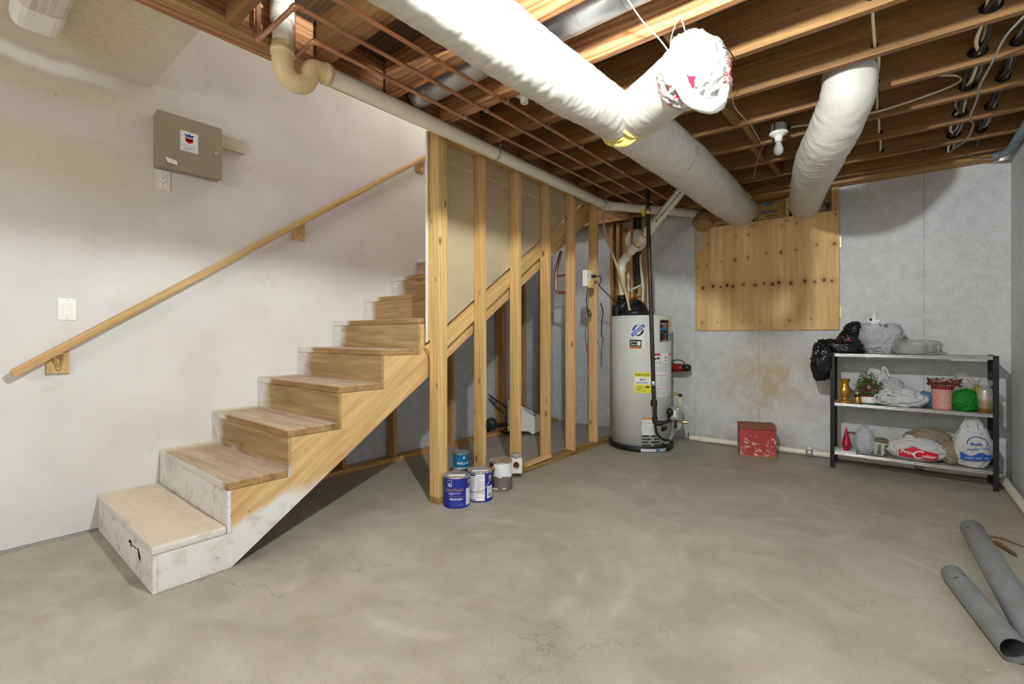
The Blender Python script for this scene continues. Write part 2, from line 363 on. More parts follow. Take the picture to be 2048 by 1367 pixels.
# ------------------------------------------------------------------ mesh builder
class MB:
    def __init__(s): s.v = []; s.f = []; s.m = []; s.sm = []; s.x = None; s.col = {}
    def add(s, vs, fs, mi=0, smooth=False):
        o = len(s.v)
        if s.x is not None: vs = [s.x @ Vector(p) for p in vs]
        s.v += [Vector(p) for p in vs]
        for f in fs: s.f.append([i+o for i in f]); s.m.append(mi); s.sm.append(smooth)
        return o
    def box(s, x0, x1, y0, y1, z0, z1, mi=0):
        v = [(x0, y0, z0), (x1, y0, z0), (x1, y1, z0), (x0, y1, z0), (x0, y0, z1), (x1, y0, z1), (x1, y1, z1), (x0, y1, z1)]
        s.add(v, [(0, 3, 2, 1), (4, 5, 6, 7), (0, 1, 5, 4), (1, 2, 6, 5), (2, 3, 7, 6), (3, 0, 4, 7)], mi); return s
    def prism(s, pts, vec, mi=0):
        n = len(pts); vec = Vector(vec)
        a = [Vector(p) for p in pts]; b = [p+vec for p in a]
        nrm = Vector((0, 0, 0))
        for i in range(n): nrm += a[i].cross(a[(i+1) % n])
        fl = nrm.dot(vec) > 0
        fs = [list(range(n))[::-1] if fl else list(range(n)), [i+n for i in (range(n) if fl else range(n-1, -1, -1))]]
        for i in range(n):
            j = (i+1) % n; fs.append((i, j, j+n, i+n) if fl else (j, i, i+n, j+n))
        s.add(a+b, fs, mi); return s
    def tube(s, path, r, seg=12, mi=0, cap=True, rfun=None, smooth=True, inner=None):
        P = [Vector(p) for p in path]; n = len(P)
        T = []
        for i in range(n):
            d = (P[min(i+1, n-1)]-P[max(i-1, 0)]); T.append(d.normalized())
        up = Vector((0, 0, 1)) if abs(T[0].z) < .9 else Vector((1, 0, 0))
        u = (up-T[0]*up.dot(T[0])).normalized()
        vs = []
        for i in range(n):
            u = (u-T[i]*u.dot(T[i])).normalized(); w = T[i].cross(u)
            ri = r[i] if isinstance(r, (list, tuple)) else r
            for k in range(seg):
                a = 2*pi*k/seg
                rr = ri*(rfun(i, a) if rfun else 1)
                vs.append(P[i]+(u*cos(a)+w*sin(a))*rr)
        fs = []
        for i in range(n-1):
            for k in range(seg):
                k2 = (k+1) % seg
                fs.append((i*seg+k, i*seg+k2, (i+1)*seg+k2, (i+1)*seg+k))
        s.add(vs, fs, mi, smooth)
        if cap:
            s.add(vs[:seg], [list(range(seg))[::-1]], mi); s.add(vs[-seg:], [list(range(seg))], mi)
        return s
    def lathe(s, prof, c, seg=24, mi=0, axis='Z', smooth=True, a0=0.0, a1=2*pi, mat=None):
        full = abs(a1-a0-2*pi) < 1e-6; n = seg if full else seg+1
        vs = []
        for (r, z) in prof:
            for k in range(n):
                a = a0+(a1-a0)*k/seg
                p = Vector((r*cos(a), r*sin(a), z))
                if axis == 'X': p = Vector((p.z, p.x, p.y))
                if axis == 'Y': p = Vector((p.y, p.z, p.x))
                if mat is not None: p = mat @ p
                vs.append(p+Vector(c))
        fs = []
        for i in range(len(prof)-1):
            for k in range(n if full else n-1):
                k2 = (k+1) % n
                fs.append((i*n+k, i*n+k2, (i+1)*n+k2, (i+1)*n+k))
        s.add(vs, fs, mi, smooth); return s
    def sphere(s, c, r, seg=14, rings=9, mi=0):
        r = r if isinstance(r, (tuple, list)) else (r, r, r)
        vs = [(c[0], c[1], c[2]-r[2])]
        for i in range(1, rings):
            t = pi*i/rings
            for k in range(seg):
                a = 2*pi*k/seg; vs.append((c[0]+r[0]*sin(t)*cos(a), c[1]+r[1]*sin(t)*sin(a), c[2]-r[2]*cos(t)))
        vs.append((c[0], c[1], c[2]+r[2])); fs = []
        for k in range(seg): fs.append((0, 1+(k+1) % seg, 1+k))
        for i in range(rings-2):
            for k in range(seg):
                k2 = (k+1) % seg; a = 1+i*seg; fs.append((a+k, a+k2, a+seg+k2, a+seg+k))
        l = len(vs)-1; a = 1+(rings-2)*seg
        for k in range(seg): fs.append((a+k, a+(k+1) % seg, l))
        s.add(vs, fs, mi, True); return s
    def build(s, name, mats, parent=None, origin=None, bevel=0.0, **tags):
        me = bpy.data.meshes.new(name)
        if origin is None:
            if s.v:
                lo = [min(p[i] for p in s.v) for i in range(3)]; hi = [max(p[i] for p in s.v) for i in range(3)]
                origin = Vector(((lo[0]+hi[0])/2, (lo[1]+hi[1])/2, lo[2]))
            else: origin = Vector((0, 0, 0))
        origin = Vector(origin)
        me.from_pydata([p-origin for p in s.v], [], s.f)
        mats = mats if isinstance(mats, (list, tuple)) else [mats]
        for m in mats: me.materials.append(M[m] if isinstance(m, str) else m)
        me.polygons.foreach_set('material_index', s.m); me.polygons.foreach_set('use_smooth', s.sm)
        if s.col:
            ca = me.color_attributes.new('Col', 'FLOAT_COLOR', 'POINT')
            for i in range(len(s.v)): ca.data[i].color = s.col.get(i, (.5, .5, .5, 1))
        if bevel:
            bm = bmesh.new(); bm.from_mesh(me)
            bmesh.ops.remove_doubles(bm, verts=bm.verts, dist=1e-5)
            ed = [e for e in bm.edges if len(e.link_faces) == 2 and e.calc_face_angle(0) > .6]
            bmesh.ops.bevel(bm, geom=ed, offset=bevel, segments=2, affect='EDGES', profile=.6)
            bm.to_mesh(me); bm.free()
        me.update()
        o = bpy.data.objects.new(name, me); C.objects.link(o)
        return place(o, origin, parent, **tags)

WORLD = {}
def place(o, loc, parent=None, label=None, cat=None, group=None, kind=None):
    loc = Vector(loc); WORLD[o.name] = loc
    if parent is not None:
        o.parent = parent
        if tuple(parent.rotation_euler) != (0.0, 0.0, 0.0):
            o.matrix_parent_inverse = (Matrix.Translation(WORLD[parent.name]) @ parent.rotation_euler.to_matrix().to_4x4()).inverted(); o.location = loc
        else: o.location = loc-WORLD[parent.name]
    else: o.location = loc
    if label: o['label'] = label
    if cat: o['category'] = cat
    if group: o['group'] = group
    if kind: o['kind'] = kind
    return o
def thing(name, loc, label, cat, group=None):
    o = bpy.data.objects.new(name, None); o.empty_display_size = .1; C.objects.link(o)
    return place(o, loc, None, label, cat, group)
def struct(name, loc=(0, 0, 0)):
    o = bpy.data.objects.new(name, None); o.empty_display_size = .1; C.objects.link(o)
    return place(o, loc, None, kind='structure')

def board(name, p0, p1, w, t, mat, parent=None, up=(0, 0, 1), bevel=.003, **tags):
    """lumber from p0 to p1 (axis through the centre), w along `up`, t across; local X runs along the grain"""
    p0 = Vector(p0); p1 = Vector(p1); L = (p1-p0).length; x = (p1-p0).normalized()
    z = Vector(up); z = (z-x*z.dot(x)).normalized(); y = z.cross(x)
    mb = MB(); mb.box(0, L, -t/2, t/2, -w/2, w/2)
    o = mb.build(name, mat, None, origin=(0, 0, 0), bevel=bevel)
    R = Matrix((x, y, z)).transposed().to_4x4()
    o.rotation_euler = R.to_euler(); place(o, p0, parent, **tags)
    return o
def bbox_board(name, x0, x1, y0, y1, z0, z1, axis, mat, parent=None, bevel=.003, **tags):
    if axis == 'x': return board(name, (x0, (y0+y1)/2, (z0+z1)/2), (x1, (y0+y1)/2, (z0+z1)/2), z1-z0, y1-y0, mat, parent, (0, 0, 1), bevel, **tags)
    if axis == 'y': return board(name, ((x0+x1)/2, y0, (z0+z1)/2), ((x0+x1)/2, y1, (z0+z1)/2), z1-z0, x1-x0, mat, parent, (0, 0, 1), bevel, **tags)
    return board(name, ((x0+x1)/2, (y0+y1)/2, z0), ((x0+x1)/2, (y0+y1)/2, z1), y1-y0, x1-x0, mat, parent, (0, 1, 0), bevel, **tags)

_TXT = {}
def glyphs(s, size=1.0, bold=0.0, shear=0.0):
    """vertices and faces of a line of lettering, centred on its width, baseline at 0"""
    k = (s, bold, shear)
    if k not in _TXT:
        cu = bpy.data.curves.new('lettering', 'FONT'); cu.body = s; cu.size = 1.0; cu.resolution_u = 3; cu.offset = bold; cu.shear = shear
        ob = bpy.data.objects.new('lettering', cu); C.objects.link(ob)
        dg = bpy.context.evaluated_depsgraph_get(); me = ob.evaluated_get(dg).to_mesh()
        vs = [tuple(v.co) for v in me.vertices]; fs = [tuple(p.vertices) for p in me.polygons]
        ob.evaluated_get(dg).to_mesh_clear(); bpy.data.objects.remove(ob); bpy.data.curves.remove(cu)
        if vs:
            a = min(v[0] for v in vs); b = max(v[0] for v in vs); vs = [(v[0]-(a+b)/2, v[1]) for v in vs]
            _TXT[k] = (vs, fs, b-a)
        else: _TXT[k] = ([], [], 1)
    vs, fs, w = _TXT[k]
    return [(x*size, y*size) for x, y in vs], fs, w*size
def lettering(mb, s, fn, width=None, size=None, mi=0, rot=0.0, at=(0, 0), bold=0.0, shear=0.0):
    """put a line of lettering through fn(u, v) -> 3D point; width or size in the units of u"""
    vs, fs, w = glyphs(s, 1.0, bold, shear)
    k = size if size else width/w
    c, d = cos(rot), sin(rot)
    mb.add([fn(at[0]+k*(x*c-y*d), at[1]+k*(x*d+y*c)) for x, y in vs], fs, mi)
def arc(fn, r, u0=0.0):
    """metres along the arc instead of degrees, measured from u0 degrees"""
    return lambda u, v: fn(u0+math.degrees(u/r), v)
def patch(mb, fn, u0, u1, v0, v1, mi=0, nu=8, nv=1):
    vs = [fn(u0+(u1-u0)*i/nu, v0+(v1-v0)*j/nv) for j in range(nv+1) for i in range(nu+1)]
    fs = [(j*(nu+1)+i, j*(nu+1)+i+1, (j+1)*(nu+1)+i+1, (j+1)*(nu+1)+i) for j in range(nv) for i in range(nu)]
    mb.add(vs, fs, mi)
def bars(mb, fn, u0, u1, v0, v1, rows, mi, rng, fill=.55, nu=3):
    """illegible small print: broken rows"""
    h = (v1-v0)/rows
    for i in range(rows):
        u = u0; vv = v0+h*i
        while u < u1-1e-6:
            w = (u1-u0)*rng.uniform(.08, .3); e = min(u1, u+w)
            patch(mb, fn, u, e, vv+h*(1-fill)/2, vv+h*(1+fill)/2, mi, nu); u = e+(u1-u0)*rng.uniform(.02, .08)
            if rng.random() < .12: break

def smooth_path(pts, n=8):
    """Catmull-Rom through the points"""
    P = [Vector(p) for p in pts]; out = []
    for i in range(len(P)-1):
        a = P[max(i-1, 0)]; b = P[i]; c = P[i+1]; d = P[min(i+2, len(P)-1)]
        for k in range(n):
            t = k/n
            out.append(.5*((2*b)+(c-a)*t+(2*a-5*b+4*c-d)*t*t+(3*b-a-3*c+d)*t**3))
    out.append(P[-1]); return out

def elbow(p0, corner, p1, r, n=6):
    """path p0 -> corner -> p1 with a rounded corner"""
    p0, c, p1 = Vector(p0), Vector(corner), Vector(p1)
    a = c+(p0-c).normalized()*r; b = c+(p1-c).normalized()*r
    return [p0]+[(a*(1-t)**2+c*2*t*(1-t)+b*t*t) for t in [i/n for i in range(n+1)]]+[p1]

exec_order = []
# ------------------------------------------------------------------ the setting
XL, YB, XR, ZJ, ZS = -3.475, 5.10, .675, 2.44, 2.675
MB().box(-3.75, .95, -2.6, 5.4, -.12, 0).build('floor', 'floor', kind='structure')
ceiling = MB().box(-2.376, .95, -2.6, 5.4, ZS, ZS+.03).build('ceiling', 'ply_sub', kind='structure')

wl = MB().box(-3.75, XL-.0127, -2.6, 5.4, 0, 4.6).build('wall_left', 'conc_blue', kind='structure')
mb = MB()
sl = lambda y: .7083*(y-.60)
mb.prism([(XL-.0126, -2.6, .014), (XL-.0126, .62, .014), (XL-.0126, 5.10, sl(5.10)), (XL-.0126, 5.10, 4.6), (XL-.0126, -2.6, 4.6)], (.0126, 0, 0))
mb.build('drywall_sheet', 'drywall', wl)

mb = MB()
mb.box(-3.4877, -1.60, YB, YB+.3, 0, 2.42); mb.box(-.40, XR, YB, YB+.3, 0, 2.42); mb.box(-1.60, -.40, YB, YB+.3, 0, 1.19)
wb = mb.build('wall_back', 'conc', kind='structure')
MB().box(-1.60, -.40, YB+.26, YB+.3, 1.19, 2.42).build('opening_backing', 'slot', wb)
bbox_board('sill_plate', -3.475, .61, 4.955, YB+.09, 2.42, 2.458, 'x', 'pine_dark', wb)
bbox_board('rim_board', -3.475, .66, YB-.03, YB+.01, 2.46, ZS, 'x', 'joist', wb)
MB().box(XR, .95, -2.6, 5.4, 0, ZS).build('wall_right', m_concrete('whitewashed_concrete', (206, 208, 214), (226, 228, 232), False, False), kind='structure')
# stairwell: wall over the partition, far end, and the low ceiling over the foot of the stairs
MB().box(-2.40, -2.376, .82, 5.1, ZS, 4.6).build('wall_stairwell', 'gypsum', kind='structure')
MB().box(-3.475, -2.376, YB, YB+.1, 2.42, 4.6).build('wall_stairwell.001', 'gypsum', kind='structure')
cl = MB().box(XL, -2.376, -2.6, .82, 2.60, 2.615).build('ceiling.001', 'dryceil', kind='structure')
MB().box(XL, -2.40, .80, .82, 2.615, 4.6).build('wall_stairwell.002', 'gypsum', kind='structure')

# joists, header, blocking
bbox_board('header_board', -2.376, -2.287, -2.6, 5.05, ZJ, ZS, 'y', 'joist_red', ceiling)
bbox_board('ledger_strip', -2.2865, -2.248, -2.6, 4.8, ZJ, ZJ+.038, 'y', 'pine_dark', ceiling)
jb = [2.882+.411*k for k in range(-10, 5)]
for i, y in enumerate(jb):
    bbox_board('joist', -2.247, .672, y-.038, y, ZJ, ZS, 'x', 'joist_red' if i in (7, 8) else 'joist', ceiling)
bbox_board('joist', -2.247, .672, 4.85, 4.888, ZJ, ZS, 'x', 'joist', ceiling)
for i in range(2, 14):
    if abs(jb[i]-1.649) < .05: continue
    xx = -.775+(.022 if i % 2 else -.018)
    bbox_board('blocking_board', xx-.019, xx+.019, jb[i]+.001, jb[i+1]-.039, ZJ+.004, ZS-.01, 'y', 'joist', ceiling)
bbox_board('blocking_board', -1.62, -1.58, 1.236, 1.609, ZJ+.06, ZS-.005, 'y', 'joist_red', ceiling)

# stud partition beside the stairs
part = struct('wall_partition', (-2.33, 3.3, 0))
bbox_board('bottom_plate', -2.376, -2.287, 2.05, 4.80, .001, .038, 'y', 'treated', part)
for y in (2.051, 2.0895, 2.472, 2.882, 3.293, 3.694, 4.123):
    bbox_board('stud', -2.376, -2.287, y, y+.0375, .0385, 2.401, 'z', 'pine', part)
bbox_board('top_plate', -2.376, -2.287, 2.051, 4.86, 2.402, 2.439, 'y', 'pine', part)
board('diagonal_brace', (-2.397, 2.06, .975), (-2.397, 4.12, 2.40), .10, .037, 'pine', part)
mb = MB()
dz = lambda y: 1.045+.692*(y-2.06)
mb.prism([(-2.3905, 2.033, 1.052), (-2.3905, 4.05, dz(4.05)+.012), (-2.3905, 4.05, 2.439), (-2.3905, 2.033, 2.439)], (.0125, 0, 0))
mb.build('drywall_sheet', 'dryback', part)
MB().box(-2.3935, -2.3765, 2.0315, 2.0335, 1.05, 2.44).build('drywall_edge', 'gypsum', part)
for y0, z0, z1 in ((2.70, 2.24, 2.25),):
    pass
mb = MB()
for (a, b) in ((2.13, 2.47), (2.51, 2.88), (2.92, 3.29)):
    mb.box(-2.3778, -2.376, a, b, 2.272, 2.284)
mb.build('seam_tape', plain('seam_tape', (206, 196, 158), .8), part)
board('loose_board', (-2.305, 2.925, .052), (-2.30, 3.33, .066), .024, .05, 'pine', part)

# framing against the concrete under the stairs and in the corner behind the heater
bbox_board('bottom_plate', -3.46, -3.365, .9, 5.06, .001, .038, 'y', 'pine_dark', wl)
for y, t in ((2.02, .95), (2.50, 1.20), (3.19, 1.70), (3.95, 2.2), (4.36, 2.41), (4.78, 2.41)):
    bbox_board('stud', -3.46, -3.37, y, y+.0375 if y < 3.9 or y > 4.2 else y+.075, .039, min(t, .7083*(y-.9)+.02 if y < 3.9 else t), 'z', 'pine_dark', wl)
for x, t in ((-2.60, 2.41), (-2.52, 2.41), (-2.34, 2.41), (-2.215, 2.41)):
    bbox_board('stud', x, x+.038, 5.008, 5.096, .0385, t, 'z', 'pine_dark', wb)
bbox_board('backing_board', -2.50, -2.345, 5.07, 5.09, 1.25, 2.35, 'z', 'pine_dark', wb)
bbox_board('backing_board', -2.30, -2.218, 5.07, 5.09, 1.05, 2.35, 'z', 'pine', wb)

# ------------------------------------------------------------------ staircase
R, G = .2015, .2845
Y0 = .570
st = thing('staircase', (-2.95, .57, 0), 'straight wooden basement staircase with white-sprayed lower steps', 'staircase')
NST = 13
for k in range(NST):
    y = Y0+G*k; z0 = R*k
    bbox_board('riser', XL+.004, -2.421, y+.003, y+.020, z0+(.0005 if k == 0 else -.0375), z0+R-.0385, 'x', 'riser', st, .0015)
    bbox_board('tread', XL+.003, -2.42, y, y+G+.002, z0+R-.038, z0+R, 'x', 'tread', st, .007 if k else .011)
def stringer(x0, x1):
    pts = [(Y0+.021, 0.002)]
    for k in range(NST):
        y = Y0+.0205+G*k
        pts += [(y, R*(k+1)-.0385)] if k == 0 else [(y, R*k-.0385), (y, R*(k+1)-.0385)]
    yt = Y0+.0205+G*NST
    pts += [(yt, R*NST-.0385), (yt, R*NST-.30), (.875, .002)]
    mb = MB(); mb.prism([(x0, y, z) for y, z in pts], (x1-x0, 0, 0))
    # local X along the slope of the board
    o = mb.build('stringer', 'stringer', None, origin=(0, 0, 0))
    a = math.atan2(R, G); Rm = Matrix(((0, cos(a), sin(a)), (1, 0, 0), (0, -sin(a), cos(a)))).transposed()
    Rm = Matrix((Vector((0, cos(a), sin(a))), Vector((-1, 0, 0)), Vector((0, -sin(a), cos(a))))).transposed().to_4x4()
    org = Vector((x0, Y0, 0))
    inv = (Matrix.Translation(org) @ Rm).inverted()
    for v in o.data.vertices: v.co = inv @ v.co
    o.data.update(); o.rotation_euler = Rm.to_euler(); place(o, org, st)
for pts_ in ([(-2.815, .112), (-2.800, .132), (-2.765, .136), (-2.752, .112), (-2.772, .104), (-2.782, .120)], [(-2.745, .122), (-2.668, .126), (-2.668, .121), (-2.745, .117)], [(-2.655, .132), (-2.640, .136), (-2.612, .108), (-2.600, .088), (-2.640, .092)]):
    mb = MB(); mb.add([(x, .5722, z) for x, z in pts_], [tuple(range(len(pts_)))]); mb.build('scuff_mark', 'slot', st)
stringer(-2.459, -2.422); stringer(XL+.004, XL+.042)

# handrail on three wall blocks
hr = thing('handrail', (-3.41, .23, .88), 'long round wooden handrail rising along the white wall', 'handrail')
hs = (2.765-.898)/(2.885-.233)
zr = lambda y: .898+hs*(y-.233)
mb = MB()
mb.x = None
board('rail', (-3.408, .233, zr(.233)), (-3.408, 3.9, zr(3.9)), .044, .036, 'oak', hr, bevel=.015)
for y in (.407, 1.712, 2.874):
    zc = zr(y)-.075
    blk = bbox_board('mounting_block', XL+.0005, XL+.02, y-.046, y+.046, zc-.055, zc+.065, 'z', 'oak', hr, .004)
    mb = MB()
    for s in (-1, 1):
        mb.tube(smooth_path([(XL+.024, y+s*.004, zc-.028), (XL+.03, y+s*.012, zc+.005), (XL+.05, y+s*.017, zc+.034), (-3.408, y+s*.016, zc+.052)], 5), .0048, 8)
    mb.sphere((XL+.024, y, zc-.028), (.007, .011, .011), 10, 6)
    mb.box(-3.42, -3.396, y-.02, y+.02, zc+.05, zc+.0535)
    mb.sphere((XL+.031, y+.02, zc+.045), .006, 8, 5)
    mb.build('brass_hook', 'brass', blk)

# ------------------------------------------------------------------ things on the left wall
pn = thing('alarm_panel', (-3.43, 1.0, 2.10), 'beige steel alarm cabinet with a key in its door', 'cabinet')
MB().box(XL+.0005, XL+.072, .826, 1.166, 2.108, 2.432).build('cabinet_body', 'beige_metal', pn, bevel=.003)
dr = MB().box(XL+.0725, XL+.092, .820, 1.170, 2.102, 2.436).build('door', 'beige_metal', pn, bevel=.004)
fx = XL+.0925
pf = lambda u, v: (fx+.0006, .985+u, 2.29+v)
mb = MB(); patch(mb, lambda u, v: (fx+.0003, .985+u, 2.29+v), -.048, .048, -.062, .062, 0, 2)
mb.add([pf(-.028, .045), pf(-.018, .028), pf(.018, .028), pf(.028, .045), pf(.006, .042), pf(.006, .05), pf(-.006, .05), pf(-.006, .042)], [(0, 1, 2, 3, 4, 5, 6, 7)], 1)
mb.add([pf(-.022, .024), pf(.022, .024), pf(.02, .0), pf(0, -.012), pf(-.02, .0)], [(0, 1, 2, 3, 4)], 2)
mb.add([pf(-.017, .016), pf(.0, .012), pf(.018, .018), pf(.017, .008), pf(0, .002), pf(-.017, .008)], [(5, 4, 3, 2, 1, 0)], 0)
lettering(mb, 'SECURITY SYSTEMS', lambda u, v: (fx+.0008, .985+u, 2.29+v), width=.078, at=(0, -.026), mi=3)
rg = random.Random(3)
bars(mb, pf, -.03, .03, -.055, -.032, 3, 3, rg, .4)
for a, b, c2, d2 in ((-.045, .045, .0575, .059), (-.045, .045, -.059, -.0575), (-.045, -.0435, -.058, .058), (.0435, .045, -.058, .058)): patch(mb, pf, a, b, c2, d2, 4, 1)
mb.build('sticker', ['paper', 'inkblue', 'inkred', 'inkblue', 'inkgrey'], dr)
mb = MB(); mb.add([(fx+.0005, .862, 2.164), (fx+.0005, .918, 2.156), (fx+.010, .922, 2.128), (fx+.008, .872, 2.133)], [(0, 1, 2, 3)])
for i in range(3): mb.add([(fx+.0035+.002*i, .872+.003*i, 2.157-.007*i), (fx+.0035+.002*i, .91, 2.152-.007*i), (fx+.0038+.002*i, .91, 2.1505-.007*i), (fx+.0038+.002*i, .872+.003*i, 2.1555-.007*i)], [(0, 1, 2, 3)], 1)
mb.build('curled_label', ['paper', 'inkgrey'], dr)
mb = MB(); mb.lathe([(0, .012), (.008, .012), (.011, .008), (.011, 0)], (fx, 1.135, 2.262), 14, axis='X'); mb.box(fx+.012, fx+.024, 1.133, 1.150, 2.258, 2.268); mb.box(fx+.016, fx+.018, 1.144, 1.147, 2.205, 2.262)
mb.build('lock_with_key', 'chrome', dr)
MB().box(XL+.0005, XL+.028, 1.1665, 1.335, 2.337, 2.424).build('cable_cover', 'beige_light', bevel=.003, label='flat beige cover plate beside the steel alarm cabinet', cat='cover plate')

def duplex(name, y, z, label):
    t = thing(name, (XL, y, z-.06), label, 'outlet')
    MB().box(XL+.0004, XL+.006, y-.038, y+.038, z-.062, z+.062).build('cover_plate', 'ivory', t, bevel=.002)
    MB().box(XL+.0062, XL+.0095, y-.017, y+.017, z-.034, z+.034).build('receptacle', 'white', t, bevel=.001)
    mb = MB()
    for dzz in (.018, -.017):
        for dy in (-.008, .008): mb.box(XL+.0096, XL+.0102, y+dy-.0014, y+dy+.0014, z+dzz, z+dzz+.009)
        mb.lathe([(0, .0102), (.0035, .0102), (.0035, .0096)], (XL, y, z+dzz-.007), 8, axis='X')
    mb.build('slots', 'slot', t)
    for dzz in (.05, -.05):
        mb = MB(); mb.lathe([(0, .0075), (.0035, .0072), (.0035, .006)], (XL, y, z+dzz), 8, axis='X'); mb.build('screw', 'steel', t)
duplex('wall_outlet', .873, 2.044, 'white wall outlet just below the beige alarm cabinet')
sw = thing('light_switch', (XL, .443, 1.17), 'white rocker light switch above the low end of the handrail', 'switch')
MB().box(XL+.0004, XL+.006, .406, .480, 1.177, 1.295).build('cover_plate', 'white', sw, bevel=.002)
mb = MB(); mb.prism([(XL+.006, .427, 1.203), (XL+.0085, .427, 1.203), (XL+.0125, .427, 1.269), (XL+.006, .427, 1.269)], (0, .032, 0))
mb.build('rocker', 'white', sw, bevel=.001)
for z in (1.286, 1.186):
    mb = MB(); mb.lathe([(0, .0075), (.003, .0072), (.003, .006)], (XL, .443, z), 8, axis='X'); mb.build('screw', 'steel', sw)

# wraparound lamp on the low ceiling
fl = thing('ceiling_light', (-2.8, .30, 2.52), 'white wraparound lamp on the drywall ceiling by the stair foot', 'lamp')
MB().box(-3.15, -2.43, .205, .385, 2.585, 2.5995).build('lamp_housing', 'white', fl, bevel=.002)
pr = [(.208, 2.584), (.215, 2.555), (.232, 2.536), (.252, 2.530), (.338, 2.530), (.358, 2.536), (.375, 2.555), (.382, 2.584)]
mb = MB(); mb.prism([(-2.949, y, z) for y, z in pr], (.51, 0, 0)); mb.build('acrylic_lens', 'lens', fl)
for yy in (.262, .290, .318):
    MB().box(-2.948, -2.44, yy-.008, yy+.008, 2.5275, 2.5299).build('lens_rib', 'lens_shade', fl)
for xx, w in ((-3.155, .205), (-2.4385, .014)):
    mb = MB(); mb.prism([(xx, y+(.002 if y > .3 else -.002), z-(.002 if z < 2.54 else 0)) for y, z in pr], (w, 0, 0)); mb.build('end_cap', 'white', fl, bevel=.002)

# ------------------------------------------------------------------ lampholders
def lampholder(c, label, bulb=None, tilt=0.0, bar=True):
    """c = centre of the porcelain disc's lower face edge"""
    x, y, z = c
    t = thing('lampholder', (x, y, z), label, 'lamp')
    mb = MB(); mb.lathe([(0, .062), (.05, .062), (.05, .012), (.044, .010)], (x, y, z), 8, smooth=False); mb.build('metal_box', 'zinc', t, bevel=.002)
    for a in (.3, 2.5, 4.4):
        MB().box(x+.0505*cos(a)-.003, x+.0505*cos(a)+.003, y+.0505*sin(a)-.003, y+.0505*sin(a)+.003, z+.012, z+.06).build('box_slot', 'blackiron', t)
    MB().box(x+.052, x+.072, y-.01, y+.01, z+.018, z+.034).build('cable_clamp', 'blackiron', t)
    mb = MB(); mb.lathe([(0, .010), (.054, .010), (.058, .004), (.056, -.003), (.040, -.010), (.028, -.018), (.023, -.030), (.022, -.050), (.018, -.052), (.017, -.030), (0, -.028)], (x, y, z), 28)
    mb.build('porcelain_socket', 'porcelain', t)
    if bulb:
        mb = MB(); mb.lathe([(.0155, -.050), (.0165, -.062), (.022, -.078), (.0285, -.096), (.030, -.108), (.027, -.124), (.018, -.136), (.008, -.141), (0, -.142)], (x, y, z), 20)
        b = mb.build('bulb', bulb, t)
        if bulb == 'glass_bulb':
            mb = MB(); mb.lathe([(0, -.10), (.004, -.098), (.006, -.06), (0, -.055)], (x, y, z), 8); mb.build('filament_stem', 'paper', b)
    if bar: MB().box(x-.012, x+.012, y-.19, y+.178, z+.063, z+.068).build('hanger_bar', 'steel', t)
    return t
lampholder((-.53, 1.005, 2.435), 'lit bare bulb on a porcelain holder under the joists beside the duct', 'glass_lit')
lampholder((-.601, 3.545, 2.437), 'unlit clear bulb in a white porcelain holder between the two big ducts', 'glass_bulb', bar=False)
lampholder((-1.64, 2.12, 2.470), 'pale porcelain lampholder half hidden behind the long white duct', None, bar=False)

# ------------------------------------------------------------------ drain pipe with trap
dp = thing('drain_pipe', (-2.19, 2.5, 2.33), 'white plastic drain pipe with a yellowed trap running above the stud wall', 'pipe')
X = -2.19
MB().tube([(X, 1.007, 2.43), (X, 1.007, 2.665)], .0435, 20, 0).build('riser_pipe', 'pvc', dp)
mb = MB(); mb.lathe([(.0445, -.03), (.0525, -.03), (.0525, .035), (.0445, .035)], (X, 1.007, 2.565), 20); mb.build('coupling', 'pvc', dp)
mb = MB(); mb.lathe([(.0445, -.012), (.0515, -.012), (.0515, .03), (.0445, .03)], (X, 1.007, 2.635), 20); mb.build('coupling', 'pvc', dp)
path = [(X, 1.007, 2.44), (X, 1.007, 2.385)]
for i in range(1, 12): a = pi*i/12; path.append((X, 1.069-.062*cos(a), 2.345-.062*sin(a)))
path += [(X, 1.131, 2.35)]
for i in range(1, 8): a = pi/2*i/8; path.append((X, 1.131+.05-.05*cos(a), 2.345+.045*sin(a)))
path += [(X, 1.20, 2.391), (X, 1.235, 2.391)]
mb = MB(); mb.tube(path, .0465, 22); mb.lathe([(.047, -.03), (.0515, -.03), (.0515, .0), (.047, .0)], (X, 1.007, 2.415), 22)
mb.lathe([(.047, 0), (.053, 0), (.053, .035), (.047, .035)], (X, 1.205, 2.391), 22, axis='Y')
mb.build('trap', 'pvc_yellow', dp)
MB().tube([(X, 1.237, 2.391), (X, 4.10, 2.368)], .0435, 22).build('long_pipe', 'pvc', dp)
mb = MB(); mb.tube(elbow((X, 4.102, 2.368), (X, 4.15, 2.3678), (-2.157, 4.195, 2.3685), .03), .0485, 20); mb.build('bend', 'pvc', dp)
MB().tube([(-2.158, 4.194, 2.3685), (-1.632, 5.01, 2.379)], .0425, 20).build('end_pipe', 'pvc', dp)
for y in (2.50, 4.06):
    mb = MB()
    for k in range(15):
        a = -pi*.12-pi*.76*k/14*1.0; a2 = -pi*.12-pi*.76*(k+1)/14
        zc = 2.391-.008*(y-1.24)
        p = [(X+.0455*cos(a), zc+.0455*sin(a)), (X+.0455*cos(a2), zc+.0455*sin(a2))]
        mb.add([(p[0][0], y-.009, p[0][1]), (p[0][0], y+.009, p[0][1]), (p[1][0], y+.009, p[1][1]), (p[1][0], y-.009, p[1][1])], [(0, 1, 2, 3)])
    for sx in (-1, 1): mb.box(X+sx*.043-.001, X+sx*.043+.001, y-.009, y+.009, zc-.01, 2.438)
    mb.build('hanger_strap', 'steel', dp)

